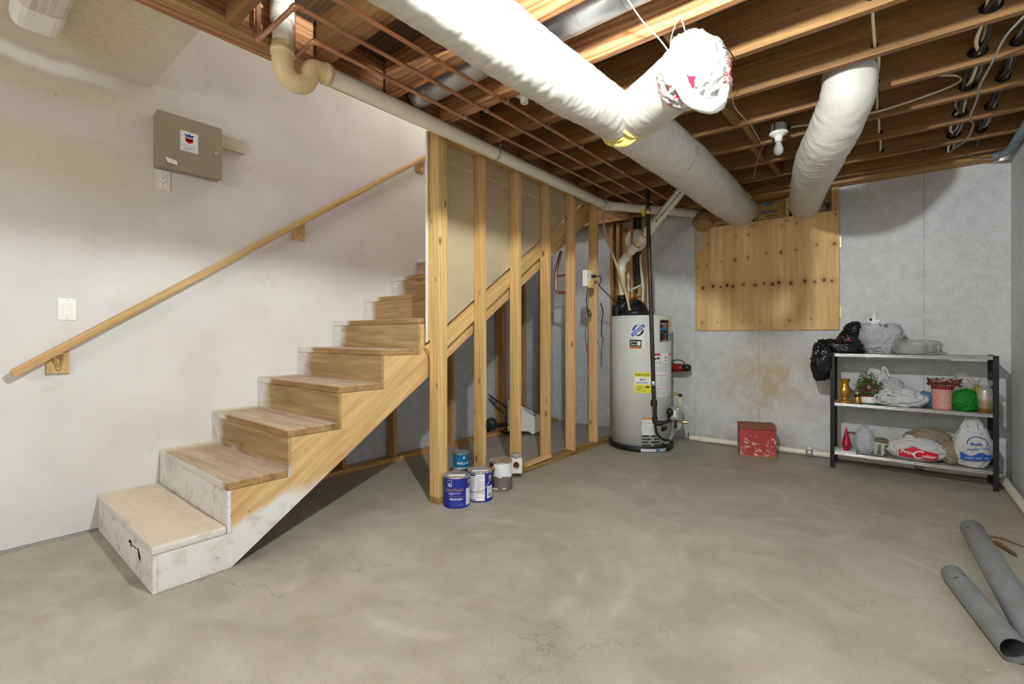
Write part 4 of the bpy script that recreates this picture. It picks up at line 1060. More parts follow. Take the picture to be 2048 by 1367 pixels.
d = [f3(50.5+2.6*cos(i*.523), 1.072+.012*sin(i*.523)) for i in range(12)]; mb.add(d, [tuple(range(12))], 4); bars(mb, f3, 42, 59, 1.048, 1.055, 1, 1, rg, .7)
patch(mb, f2, 66, 76, 1.05, 1.12, 3, 3)
mb.build('dark_label', ['ink', 'paper', 'bronze_ink', 'inkcyan', 'inkred', 'chrome'], wh)
mb = MB(); patch(mb, f1, 2.3, 24.5, .162, .323, 0, 8); patch(mb, f2, 2.3, 24.5, .305, .323, 1, 8); bars(mb, f2, 4, 23, .172, .298, 11, 2, rg, .3); mb.build('lower_label', ['paper', 'inkorange', 'inkgrey'], wh)
for row in range(4):
    for (a, b) in (((1.9, 14.2), (19, 36.4)) if row % 2 == 0 else ((1.9, 18.5), (24.5, 36.4))):
        mb = MB(); z = .143-.0285*row; patch(mb, hfn(.0010), a, b, z, z+.011, 0, 5); mb.build('air_slot', 'slot', wh)
mb = MB(); f4 = lambda u, v: ht(u, v, .3160)
patch(mb, f4, 0, 46, .008, .034, 0, 10); bars(mb, lambda u, v: ht(u, v, .3166), 2, 24, .012, .030, 2, 1, rg, .5); patch(mb, lambda u, v: ht(u, v, .3166), 25, 34, .012, .03, 2, 3); bars(mb, lambda u, v: ht(u, v, .3166), 35, 44, .014, .03, 1, 1, rg, .6)
mb.build('ring_label', ['paper', 'inkgrey', 'inkblue'], wh)
# blower housing
bx = Vector((HX, HY, 0))
mb = MB(); mb.lathe([(0, 1.462), (.035, 1.460), (.06, 1.448), (.095, 1.415), (.118, 1.385), (.128, 1.36), (.13, 1.345), (.143, 1.34), (.145, 1.294), (0, 1.294)], (HX-.045, HY-.04, 0), 36)
mb.lathe([(0, 1.462), (.05, 1.462), (.075, 1.447), (.082, 1.40), (.085, 1.30), (0, 1.30)], (HX-.20, HY+.02, 0), 28)
mb.build('blower_housing', 'black', wh)
mb = MB(); mb.box(HX-.272, HX-.20, HY-.10, HY-.02, 1.293, 1.41); mb.build('blower_motor', 'black', wh, bevel=.012)
mb = MB(); mb.lathe([(.052, 0), (.058, 0), (.058, .055), (.05, .055)], (HX-.21, HY+.02, 1.455), 24); mb.build('vent_collar', 'black', wh)
for i in range(3):
    MB().tube([(HX-.12+.03*i, HY-.12, 1.34), (HX-.12+.03*i, HY-.105, 1.43)], .008, 8).build('housing_rib', 'black', wh)
# gas valve with its wires and fittings, on the front right of the tank
def hp3(deg, z, r): return Vector(ht(deg, z, r))
va = 62
mb = MB(); vr = Matrix((HF*cos(radians(va))+HRt*sin(radians(va)), -HF*sin(radians(va))+HRt*cos(radians(va)), Vector((0, 0, 1)))).transposed().to_4x4()
mb.x = Matrix.Translation(hp3(va, .36, RT+.075)) @ vr; mb.box(-.04, .045, -.05, .05, -.06, .06)
gv = mb.build('gas_valve', 'steel', wh, bevel=.012)
mb = MB(); mb.x = Matrix.Translation(hp3(va, .36, RT+.075)) @ vr; mb.box(-.025, .025, -.0515, -.0505, -.03, .035); mb.box(-.02, .02, -.0522, -.0512, -.015, .02); mb.build('valve_label', 'paper', gv)
mb = MB(); mb.sphere(hp3(va-13, .375, RT+.06), (.032, .03, .04), 14, 9); mb.build('valve_knob', 'black', gv)
mb = MB(); mb.tube([hp3(va+2, .30, RT), hp3(va+2, .30, RT+.06)], .02, 12); mb.tube([hp3(va+4, .285, RT+.06), hp3(va+4, .21, RT+.06)], .014, 10); mb.build('valve_fitting', 'blackiron', gv)
mb = MB(); mb.tube([hp3(va+24, .26, RT+.0), hp3(va+24, .255, RT+.105)], .014, 12); mb.tube([hp3(va+24, .255, RT+.105), hp3(va+24, .255, RT+.15)], .019, 12); mb.build('drain_valve', 'brass', wh)
for q, (a0, mm) in enumerate(((va-4, 'steel'), (va+2, 'steel'), (va+7, 'chrome'))):
    MB().tube(smooth_path([hp3(a0, .30, RT+.06), hp3(a0+1, .20, RT+.045), hp3(a0-2, .12, RT+.03), hp3(a0-13, .075, RT+.012), hp3(a0-16, .068, RT+.002)], 6), .0045, 7).build('burner_tube', mm, wh)
mb = MB(); mb.x = Matrix.Translation(hp3(46, .205, RT+.004)) @ vr; mb.box(-.004, .008, -.05, .05, -.012, .03); mb.build('burner_cover', 'blackiron', wh, bevel=.003)
mb = MB(); mb.x = Matrix.Translation(hp3(45, .06, RT+.004)) @ vr; mb.box(-.004, .012, -.035, .05, -.012, .018); mb.build('igniter_block', 'black', wh, bevel=.003)
# relief line
mb = MB(); mb.tube(smooth_path([hp3(86, .535, RT-.01), hp3(84, .53, RT+.03), hp3(82, .52, RT+.075)], 5), .012, 10); mb.build('relief_valve', 'brass', wh)
mb = MB(); mb.sphere(hp3(81, .515, RT+.085), .018, 10, 7); mb.build('relief_cap', 'black', wh)
MB().tube([hp3(81, .505, RT+.083), hp3(77, .415, RT+.085)], .012, 10).build('relief_tube', 'hose', wh)
MB().tube([hp3(77, .415, RT+.085), hp3(76, .37, RT+.085)], .018, 10).build('relief_coupling', 'brass', wh)

# gas line
gp = thing('gas_pipe', (-1.70, 4.10, .30), 'black iron gas pipe dropping in front of the water heater', 'pipe')
gx = lambda z: -1.759+(2.384-z)*.0369
MB().tube([(gx(.50), 4.10, .50), (gx(2.66), 4.12, 2.66)], .0185, 12).build('drop_pipe', 'blackiron', gp)
mb = MB(); mb.lathe([(.0195, -.03), (.026, -.026), (.026, .026), (.0195, .03)], (gx(2.2), 4.12, 2.235), 10); mb.box(gx(2.2)-.05, gx(2.2)+.01, 4.085, 4.098, 2.225, 2.245); mb.build('shutoff_valve', 'brass', gp)
MB().box(gx(2.2)-.04, gx(2.2)-.02, 4.075, 4.085, 2.19, 2.245).build('valve_lever', 'yellow', gp)
mb = MB(); mb.lathe([(.019, -.022), (.024, -.018), (.024, .018), (.019, .022)], (gx(.66), 4.10, .665), 12); mb.build('pipe_tag_clamp', 'chrome', gp)
mb = MB(); mb.lathe([(.019, -.03), (.03, -.028), (.032, 0), (.03, .028), (.019, .03)], (gx(.5), 4.10, .485), 8, smooth=False); mb.build('union_fitting', 'blackiron', gp)
MB().tube([(gx(.3), 4.10, .475), (gx(.28), 4.10, .335)], .0185, 12).build('lower_pipe', 'blackiron', gp)
mb = MB(); mb.tube(elbow((gx(.3), 4.10, .36), (gx(.3)+.002, 4.102, .305), (gx(.3)+.06, 4.135, .305), .03), .025, 12); mb.build('elbow_fitting', 'blackiron', gp)
MB().tube([(gx(.3)+.055, 4.132, .305), (-1.60, 4.245, .315)], .0175, 10).build('valve_feed', 'blackiron', gp)
MB().tube(smooth_path([(gx(.3)+.01, 4.09, .29), (gx(.3)+.02, 4.10, .22), (gx(.3)+.06, 4.13, .165), (gx(.3)+.11, 4.17, .15)], 6), .011, 8).build('flex_line', 'black', gp)

# plastic flue
fp = thing('flue_pipe', (HX-.21, HY+.02, 1.5), 'white plastic flue pipe rising from the heater and slanting up to the ceiling', 'pipe')
A = Vector((HX-.21, HY+.02, 1.46)); B = Vector((-2.192, 4.475, 1.815)); Dv = (Vector((-1.50, 4.31, 2.435))-Vector((-2.192, 4.475, 1.845))).normalized()
MB().tube([A, (B.x, B.y, 1.775)], .0365, 20).build('lower_pipe', 'pvc_yellow', fp)
B2 = B+Vector((0, 0, .03))
mb = MB(); mb.tube(elbow((B.x, B.y, 1.755), B2, B2+Dv*.11, .045), .0445, 20); mb.build('elbow_fitting', 'pvc', fp)
q = lambda s: B2+Dv*s
MB().tube([q(.08), q(.36)], .0365, 20).build('middle_pipe', 'pvc_yellow', fp)
MB().tube([q(.155), q(.245)], .0435, 20).build('coupling', 'pvc', fp)
MB().tube([q(.31), q(.37)], .0435, 20).build('coupling', 'pvc', fp)
MB().tube([q(.42), q(.52)], .050, 20).build('coupling', 'pvc', fp)
MB().tube([q(.36), q(.43)], .0365, 20).build('middle_pipe', 'pvc_yellow', fp)
MB().tube([q(.51), q(.96)], .0455, 20).build('upper_pipe', 'pvc', fp)
mb = MB(); side = Dv.cross(Vector((0, 0, 1))).normalized(); upv = side.cross(Dv); toc = (Vector((0, 0, 1.09))-q(.7)).normalized(); nrm = (toc-Dv*toc.dot(Dv)).normalized(); w3 = Dv.cross(nrm)
s = .56
while s < .93:
    L2 = rg.uniform(.008, .022)
    f5 = lambda u, v: tuple(q(u)+(nrm*cos(v/.0455)+w3*sin(v/.0455))*.0462)
    patch(mb, f5, s, s+L2, -.007, .006, 0, 1, 2)
    if rg.random() < .5: patch(mb, f5, s, s+L2*.5, .006, .010, 0, 1, 1)
    s += L2+rg.uniform(.004, .012)
mb.build('green_print', 'inkgreen', fp)
mb = MB()
for s0, s1 in ((.245, .25), (.37, .374)): mb.tube([q(s0), q(s1)], .0405, 20)
mb.build('primer_ring', 'ink', fp)

et = thing('expansion_tank', (-2.225, 4.93, 2.02), 'round cream expansion tank behind the slanting flue pipe', 'tank')
mb = MB(); mb.sphere((-2.225, 4.90, 2.15), (.122, .10, .128), 24, 16); mb.build('tank_shell', 'pvc', et)
MB().box(-2.235, -2.215, 4.785, 4.80, 2.08, 2.40).build('tank_strap', 'joist_red', et)
cord('hose', [(-2.299, 4.30, 2.40), (-2.299, 4.30, 2.20), (-2.22, 4.30, 1.96), (-2.122, 4.29, 1.72), (-2.045, 4.28, 1.50), (-2.018, 4.29, 1.36), (-2.01, 4.30, 1.30)], .0125, 'hose', 'tan flexible hose bending down to the top of the water heater', 'hose', n=8, seg=10)
mb = MB(); mb.lathe([(.012, 1.292), (.014, 1.30), (.014, 1.325), (.0165, 1.327), (.0165, 1.35), (.013, 1.352)], (-2.01, 4.30, 0), 12); mb.build('hose_nipple', 'brass', wh)
cord('tubing', [(-2.10, 4.75, 1.96), (-2.092, 4.72, 1.88), (-2.07, 4.70, 1.73), (-2.055, 4.70, 1.58), (-2.055, 4.68, 1.42), (-2.06, 4.66, 1.30)], .013, 'hose_white', 'cloudy plastic tube down the wall behind the heater', 'tube', n=8, seg=10)
mb = MB(); mb.lathe([(.014, 1.60), (.020, 1.60), (.020, 1.655), (.014, 1.655)], (-2.06, 4.70, 0), 12); mb.tube([(-2.08, 4.69, 1.625), (-2.19, 4.66, 1.575)], .011, 10); mb.lathe([(.0, 1.56), (.016, 1.56), (.018, 1.60), (.012, 1.62), (.010, 1.70), (.018, 1.71), (.018, 1.74), (.006, 1.76), (0, 1.79)], (-2.20, 4.655, 0), 12)
mb.build('tube_tee', 'hose_white', label='small plastic tee fitting on the tube behind the heater', cat='fitting')
pt = thing('copper_pipe', (-2.2, 4.75, 1.0), 'copper riser and tee against the corner boards behind the heater', 'pipe')
MB().tube([(-2.31, 4.98, 2.40), (-2.31, 4.98, 1.46)], .013, 10).build('riser', 'copper', pt)
MB().tube(elbow((-2.31, 4.98, 1.48), (-2.31, 4.98, 1.42), (-2.46, 4.90, 1.42), .03), .014, 10).build('bend', 'copper', pt)
MB().tube([(-2.20, 4.655, 1.56), (-2.20, 4.655, 1.292)], .013, 10).build('stub', 'copper', pt)
cord('iron_pipe', [(-2.26, 4.95, 2.42), (-2.26, 4.95, 2.1), (-2.255, 4.95, 1.82), (-2.24, 4.94, 1.6)], .018, 'blackiron', 'dark iron pipe on the boards in the corner behind the flue', 'pipe')
cord('iron_pipe', [(-2.215, 4.97, 2.42), (-2.215, 4.97, 1.9), (-2.21, 4.96, 1.66)], .016, 'blackiron', 'second dark pipe beside the cream expansion tank', 'pipe')

rm = thing('red_motor', (-1.75, 4.93, .72), 'red and black cylinder with a cord sticking out beside the water heater', 'motor')
mb = MB(); mb.lathe([(0, -.07), (.040, -.07), (.043, -.06), (.043, .045), (.040, .05), (0, .05)], (-1.76, 4.92, .760), 24, axis='X'); mb.build('red_barrel', 'red_motor', rm)
mb = MB(); mb.lathe([(0, .05), (.036, .05), (.040, .06), (.040, .09), (.034, .118), (.018, .128), (0, .13)], (-1.76, 4.92, .762), 20, axis='X'); mb.build('black_nose', 'black', rm)
mb = MB(); mb.box(-1.87, -1.825, 4.87, 4.97, .705, .815); mb.build('mount', 'black', rm, bevel=.008)
MB().tube(smooth_path([(-1.85, 4.90, .81), (-1.80, 4.89, .835), (-1.74, 4.89, .842), (-1.70, 4.895, .825), (-1.695, 4.91, .80)], 6), .0055, 7).build('cord', 'black', rm)
MB().box(-1.86, -1.83, 4.97, 5.098, .73, .79).build('bracket', 'blackiron', rm)

eb = thing('junction_box', (-2.28, 3.9, 1.55), 'white timer box with a black cord fixed to a wall stud', 'box')
MB().box(-2.286, -2.238, 3.85, 3.965, 1.56, 1.715).build('box_body', 'white', eb, bevel=.005)
MB().box(-2.237, -2.215, 3.87, 3.955, 1.545, 1.63).build('front_lid', plain('rusty_white', (220, 196, 140), .5, 0, .12, 20), eb, bevel=.004)
MB().box(-2.237, -2.20, 3.93, 3.963, 1.645, 1.675).build('plug', 'black', eb, bevel=.004)
MB().tube(smooth_path([(-2.20, 3.955, 1.66), (-2.19, 4.02, 1.66), (-2.20, 4.06, 1.63), (-2.21, 4.04, 1.59), (-2.19, 4.00, 1.575), (-2.185, 4.05, 1.545), (-2.17, 4.18, 1.48), (-2.16, 4.30, 1.435), (-2.165, 4.37, 1.43)], 6), .005, 7).build('cord', 'black', eb)
MB().tube(smooth_path([(-2.30, 3.98, 1.57), (-2.325, 3.995, 1.45), (-2.32, 4.0, 1.36), (-2.30, 3.98, 1.32), (-2.29, 4.02, 1.29), (-2.31, 4.05, 1.32), (-2.30, 4.0, 1.35), (-2.29, 3.97, 1.30), (-2.305, 4.03, 1.27)], 6), .005, 7).build('hanging_cord', 'black', eb)
mb = MB(); mb.tube(elbow((-2.62, 4.0, 1.95), (-2.68, 3.99, 1.75), (-2.68, 3.99, 1.60), .05)+[], .016, 10); mb.tube(elbow((-2.68, 3.99, 1.62), (-2.68, 3.99, 1.54), (-2.48, 3.99, 1.52), .04), .016, 10); mb.tube([(-2.66, 3.99, 1.70), (-2.48, 3.99, 1.71)], .011, 10)
mb.build('copper_pipe', 'copper', label='old copper pipe bent behind the studs by the white timer box', cat='pipe')
cord('cable', [(-2.275, 4.18, 1.42), (-2.262, 4.21, 1.34), (-2.272, 4.20, 1.22), (-2.266, 4.19, 1.08)], .006, 'cable_black', 'black cable hanging along the last stud beside the water heater', 'cable')

# ------------------------------------------------------------------ floor drain line, red box
fd = thing('floor_pipe', (-.5, 5.05, 0), 'white plastic pipe lying along the foot of the concrete wall', 'pipe')
MB().tube([(-1.66, 4.965, .034), (.575, 5.056, .034)], .026, 16).build('long_pipe', 'pvc', fd)
for x in (-1.52, -.60, .15):
    y = 4.965+(x+1.66)*.0407
    mb = MB(); mb.lathe([(.0265, -.028), (.031, -.026), (.031, .026), (.0265, .028)], (x, y, .034), 16, axis='X'); mb.build('coupling', 'pvc' if x < -1 else 'steel', fd)
for x in (-.60, .15):
    mb = MB(); mb.box(x-.012, x+.012, 5.0+(x+.6)*.04, 5.02+(x+.6)*.04, .06, .085); mb.build('clamp_bolt', 'white', fd)
mb = MB(); mb.sphere((-1.66, 4.965, .062), (.022, .022, .03), 12, 8); mb.build('end_clamp', 'steel', fd)
mb = MB(); mb.tube(elbow((.57, 5.056, .034), (.605, 5.05, .034), (.618, 4.95, .034), .03), .031, 16); mb.build('elbow_fitting', 'pvc', fd)
MB().tube([(.617, 4.955, .034), (.625, 3.6, .034)], .026, 16).build('side_pipe', 'pvc', fd)
mb = MB(); mb.tube([(.6175, 4.92, .034), (.618, 4.89, .034)], .0305, 16); mb.build('hose_clamp', 'steel', fd)

rb = thing('tool_box', (-.955, 4.74, 0), 'worn red wooden box with a sloping brown lid by the concrete wall', 'box')
ang = math.atan2(4.718-4.61, -.82+1.09); mx = Matrix.Translation((-1.09, 4.61, 0)) @ Matrix.Rotation(ang, 4, 'Z')
wd, dp2, hh = .291, .15, .262
m_red = NT('chipped_red_paint', .55, 0, .35); p = m_red.coord('Object', (1, 1, 1)); sp = m_red.sep(p)
chip = m_red.mask(m_red.noise(p, 34, 5, .62, .4), .565, .60); zz = m_red.mask(sp[2], .22, .02)
chip = m_red.math('MULTIPLY', chip, m_red.math('ADD', .25, zz)); bare = m_red.mask(m_red.math('ADD', sp[2], m_red.math('MULTIPLY', m_red.noise(p, 30, 3), .03)), .032, .026)
cc = m_red.ramp(m_red.noise(p, 8, 4), [(.3, srgb(164, 62, 66)), (.7, srgb(188, 78, 80))]); cc = m_red.mix(m_red.mask(chip, .3, .5), cc, srgb(226, 206, 186)); cc = m_red.mix(bare, cc, srgb(160, 126, 82)); m_red.color(cc)
mb = MB(); mb.x = mx; mb.prism([(0, 0, .001), (0, dp2, .001), (0, dp2, hh+.02), (0, .03, hh+.02), (0, 0, hh-.012)], (wd, 0, 0)); mb.build('box_body', m_red.m, rb, bevel=.003)
mb = MB(); mb.x = mx; mb.box(wd+.0005, wd+.003, .004, dp2-.004, .01, hh); mb.build('side_board', 'tan', rb)
mb = MB(); mb.x = mx; mb.prism([(-.004, -.006, hh-.016), (-.004, .028, hh+.021), (-.004, dp2+.004, hh+.022), (-.004, dp2+.004, hh+.034), (-.004, .024, hh+.032), (-.004, -.010, hh-.006)], (wd+.008, 0, 0)); mb.build('lid', plain('brown_lid', (138, 82, 66), .6, 0, .08, 10), rb, bevel=.002)
mb = MB(); mb.x = mx; mb.box(wd+.003, wd+.007, .045, .055, .18, .20); mb.build('latch', 'slot', rb)
# ------------------------------------------------------------------ paint cans and jugs by the studs
def can_tags(c, r):
    """(deg, z) -> point on a can; deg 0 faces the camera's side of the room, positive to the right"""
    cx, cy, cz = c; f = Vector((-cx, -cy, 0)).normalized(); rt = Vector((-f.y, f.x, 0))
    return lambda off: (lambda u, v: tuple(Vector((cx, cy, cz+v))+(f*cos(radians(u))+rt*sin(radians(u)))*(r+off)))
def paint_can(c, r, h, label, body, lid='steel', ears=(60,), bail=None, group=None):
    t = thing('paint_can', c, label, 'paint can')
    mb = MB(); mb.lathe([(0, .001), (r*.985, .001), (r, .004), (r-.002, .007), (r-.002, h-.010)], c, 48); mb.build('can_body', body, t)
    mb = MB(); mb.lathe([(r-.002, h-.010), (r, h-.008), (r+.0005, h-.003), (r-.001, h), (r-.007, h), (r-.010, h-.004)], c, 48); mb.build('rim', 'chrome', t)
    mb = MB(); mb.lathe([(r-.010, h-.0035), (r-.014, h-.001), (r-.018, h-.006), (r-.022, h-.007), (0, h-.007)], c, 48); mb.build('lid', lid, t)
    f = can_tags(c, r-.002)
    for e in ears:
        a = f(0)(e, h*.80); b = f(.006)(e, h*.80); d = (Vector(b)-Vector(a)).normalized()
        q = Vector((0, 0, 1)).rotation_difference(d).to_matrix().to_4x4()
        mb = MB(); mb.lathe([(.0165, 0), (.0165, .002), (.009, .0035), (.007, .006), (.003, .007), (0, .007)], a, 18, mat=q); mb.build('bail_ear', 'bronze_ink', t)
    if bail: MB().tube(smooth_path([f(.006)(u, v) for u, v in bail], 8), .0018, 7).build('wire_handle', 'steel', t)
    return t, f
rg = random.Random(31)
t, f = paint_can((-2.205, 2.133, 0), .086, .196, 'blue paint can at the foot of the corner post', 'darkblue', ears=(66,))
mb = MB(); L1 = f(.0006); L2 = f(.0012)
patch(mb, L1, -42, -22, .138, .178, 0, 5); patch(mb, L2, -40.5, -23.5, .142, .176, 1, 4)
mb.add([L2(-34+4*cos(a*.7854), .166+.006*sin(a*.7854)) for a in range(8)], [tuple(range(8))], 2); patch(mb, f(.0016), -36, -28, .146, .158, 0, 3)
lettering(mb, 'SuperPaint', arc(L1, .086, -16), width=.138, at=(0, .108), mi=3)
bars(mb, L1, -36, 16, .086, .100, 2, 0, rg, .4); bars(mb, L1, -32, 28, .052, .066, 2, 0, rg, .45); bars(mb, L1, 10, 34, .018, .034, 3, 2, rg, .5)
pts = [(-40+5*i, .070+.010*sin(i*.22)) for i in range(16)]
for i in range(15): mb.add([L1(*pts[i]), L1(*pts[i+1]), L1(pts[i+1][0], pts[i+1][1]+.0022*(1-i/18)), L1(pts[i][0], pts[i][1]+.0022*(1-i/18))], [(0, 1, 2, 3)], 3)
patch(mb, L1, 44, 84, .014, .118, 4, 8); bars(mb, L2, 48, 80, .03, .108, 7, 5, rg, .2)
mb.build('can_label', ['white_ink', 'darkblue', 'inkcyan', 'bronze_ink', 'paper', 'inkgrey'], t)
mb = MB(); mb.x = Matrix.Translation((-2.205, 2.133, .1895)) @ Matrix.Rotation(radians(39), 4, 'Z'); mb.box(-.052, .058, -.030, .014, 0, .0006); mb.build('lid_sticker', 'paper', t)
t, f = paint_can((-2.165, 2.310, 0), .086, .196, 'paint can with white instruction panel and wire handle hanging across it', 'darkblue', ears=(52,), bail=[(52, .157), (44, .135), (30, .105), (12, .085), (-8, .075), (-30, .072), (-50, .076)])
mb = MB(); L1 = f(.0006); L2 = f(.0012)
patch(mb, L1, -75, 22, .010, .184, 0, 16); patch(mb, L2, -60, -20, .172, .182, 2, 5)
bars(mb, L2, -58, -22, .03, .165, 16, 1, rg, .35); bars(mb, L2, -16, 18, .03, .175, 18, 1, rg, .42)
for i in range(4): patch(mb, L2, -52+9*i, -48+9*i, .013, .023, 2, 1)
patch(mb, L1, 34, 70, .022, .10, 0, 6)
for i in range(9): patch(mb, L2, 40+2.2*i, 40+2.2*i+rg.uniform(.7, 1.6), .03, .055, 2, 1)
bars(mb, L2, 40, 62, .062, .092, 3, 1, rg, .4)
mb.build('can_label', ['paper', 'inkgrey', 'ink'], t)
mb = MB(); mb.x = Matrix.Translation((-2.165, 2.310, .1895)) @ Matrix.Rotation(radians(41), 4, 'Z'); mb.box(-.05, .058, -.034, .004, 0, .0006); mb.build('lid_sticker', 'paper', t)
m_drip = NT('paint_dripped_metal', .45, .1, .4); p = m_drip.coord('Object', (1, 1, 1)); sp = m_drip.sep(p)
edge = m_drip.math('ADD', sp[2], m_drip.math('MULTIPLY', m_drip.math('SUBTRACT', m_drip.noise(p, 26, 4), .5), .055))
wh_ = m_drip.mask(edge, .094, .100); sidem = m_drip.mask(m_drip.math('ADD', m_drip.math('MULTIPLY', sp[0], .77), m_drip.math('ADD', m_drip.math('MULTIPLY', sp[1], .63), m_drip.math('MULTIPLY', m_drip.noise(p, 18, 3), .03))), -.035, -.028)
cc = m_drip.mix(m_drip.noise(p, 7, 4), srgb(88, 78, 70), srgb(134, 122, 112)); cc = m_drip.mix(m_drip.math('SUBTRACT', 1.0, sidem), cc, srgb(36, 32, 34)); cc = m_drip.mix(m_drip.math('MULTIPLY', wh_, sidem), cc, srgb(236, 236, 240)); m_drip.color(cc)
t, f = paint_can((-2.198, 2.565, 0), .084, .200, 'grey can with thick white paint run down from its rim', m_drip.m, 'tan', ears=(-40,))
mb = MB(); bars(mb, f(.0006), -20, 40, .138, .146, 1, 0, rg, .5); patch(mb, f(.0006), -45, -15, .008, .020, 0, 4); patch(mb, f(.0006), 10, 24, .014, .022, 0, 3); mb.build('can_label', ['white_ink'], t)
mb = MB(); mb.x = Matrix.Translation((-2.19, 2.57, .196)) @ Matrix.Rotation(.5, 4, 'Z'); mb.box(-.035, .035, -.006, .006, 0, .005); mb.build('stir_stick', 'pine_dark', t)
t, f = paint_can((-2.615, 2.575, 0), .064, .196, 'blue labelled can standing inside the stud wall behind the paint cans', 'steel', 'steel', ears=())
mb = MB(); L1 = f(.0006); L2 = f(.0014)
patch(mb, L1, -75, 75, .085, .182, 0, 18); patch(mb, L1, -20, 70, .03, .07, 1, 10)
lettering(mb, 'WALL-SA', arc(L2, .064, 18), width=.105, at=(0, .110), mi=2, bold=.03, shear=.15)
mb.add([L2(22+9*cos(a*.7854), .160+.008*sin(a*.7854)) for a in range(8)], [tuple(range(8))], 2); bars(mb, L2, -20, 50, .140, .152, 2, 3, rg, .5)
mb.build('can_label', ['teal', 'ink', 'white_ink', 'inkcyan'], t)
def jug(c, label):
    t = thing('jug', c, label, 'jug')
    x, y, z = c
    q = Matrix.Translation(c) @ Matrix.Rotation(radians(40), 4, 'Z')
    mb = MB(); mb.x = q
    out = [(-.046, 0), (.046, 0), (.048, .02), (.048, .105), (.040, .118), (-.040, .118), (-.048, .105), (-.048, .02)]
    hole = [(-.018+.022*cos(i*pi/6+pi/12)*1.1+.02, .058+.032*sin(i*pi/6+pi/12)) for i in range(12)]
    bm = bmesh.new()
    def loop(pts, yy): return [bm.verts.new((px, yy, pz)) for px, pz in pts]
    for yy in (-.030, .030):
        a = loop(out, yy); b = loop(hole, yy)
        es = [bm.edges.new((a[i], a[(i+1) % len(a)])) for i in range(len(a))]+[bm.edges.new((b[i], b[(i+1) % len(b)])) for i in range(len(b))]
        bmesh.ops.triangle_fill(bm, use_beauty=True, edges=es)
        if yy < 0: A_, B_ = a, b
        else:
            for L0, L1_ in ((A_, a), (B_, b)):
                n = len(a) if L0 is A_ else len(b)
                for i in range(n): bm.faces.new((L0[i], L0[(i+1) % n], L1_[(i+1) % n], L1_[i]))
    bmesh.ops.recalc_face_normals(bm, faces=bm.faces)
    bm.verts.index_update(); mb.add([v.co.copy() for v in bm.verts], [[v.index for v in fc.verts] for fc in bm.faces]); bm.free()
    mb.build('jug_body', 'white', t, bevel=.004)
    mb = MB(); mb.x = q; mb.lathe([(.032, .114), (.034, .116), (.034, .140), (.030, .146), (0, .147)], (0, 0, 0), 20); mb.build('cap', 'cable_grey', t)
jug((-2.268, 2.825, .0385), 'white jug with a grey cap and hollow handle on the bottom plate')
jug((-2.285, 2.700, .0385), 'second white jug, half hidden behind the paint dripped can')

# ------------------------------------------------------------------ yard tools under the stairs
yt = thing('leaf_blower', (-3.2, 4.1, 0), 'dark yard tool with a white side panel lying under the stairs', 'yard tool')
mb = MB(); pp = [(-3.33, 4.00, .395), (-3.04, 4.235, .214), (-3.03, 4.243, .062), (-3.115, 4.172, .004), (-3.145, 4.147, .040), (-3.33, 4.00, .045)]
mb.prism(pp, (.018, -.022, .0)); mb.build('white_panel', 'white', yt, bevel=.004)
mb = MB(); mb.prism([Vector(p)+Vector((-.004, .005, 0)) for p in pp], (-.06, .07, 0)); mb.build('dark_body', 'black', yt, bevel=.01)
o_, ex, ez = Vector((-3.145, 4.121, .16)), Vector((.78, .635, 0)).normalized(), Vector((0, 0, 1))
mb = MB(); pfn = lambda u, v: tuple(o_+Vector((-.0165, .0, 0))+ex*u+ez*v+Vector((.018, -.022, 0))*1.08+Vector((-.001, 0, 0)))
nn = Vector((.018, -.022, 0)).normalized(); base_p = Vector(pp[1])+Vector((.018, -.022, 0))
pfn = lambda u, v: tuple(base_p+nn*.0012+ex*u+ez*v)
lettering(mb, 'SS', pfn, size=.055, at=(-.085, .0), rot=-.55, bold=.02); patch(mb, lambda u, v: pfn(u, v-.62*(u+.20)), -.20, -.10, .085, .093, 0, 4); patch(mb, lambda u, v: pfn(u, v-.62*(u+.20)), -.20, -.10, .070, .076, 0, 4)
mb.build('panel_print', 'ink', yt)
for a, b in (((-3.52, 3.84, .47), (-3.30, 4.02, .27)), ((-3.50, 3.86, .41), (-3.36, 3.97, .23))):
    MB().tube([a, b], .009, 8).build('handle_tube', 'black', yt)
mb = crumpled((-3.44, 3.86, .13), (.055, .05, .055), 1.5, None, (20, 14), .3); mb.build('trigger_grip', plain('dark_green_plastic', (40, 62, 60), .4, 0, .1), yt)
mb = crumpled((-3.50, 3.83, .08), (.05, .04, .08), 5.5, None, (20, 14), .3); mb.build('motor_head', 'black', yt)
MB().tube(smooth_path([(-3.46, 3.88, .09), (-3.36, 3.96, .11), (-3.24, 4.06, .12)], 6), .018, 8).build('shaft', 'black', yt)
MB().tube(smooth_path([(-3.40, 3.92, .04), (-3.32, 3.97, .02), (-3.26, 4.0, .03), (-3.30, 4.03, .06), (-3.38, 3.97, .05), (-3.33, 3.96, .03), (-3.24, 4.05, .05)], 6), .006, 7).build('cord', 'black', yt)

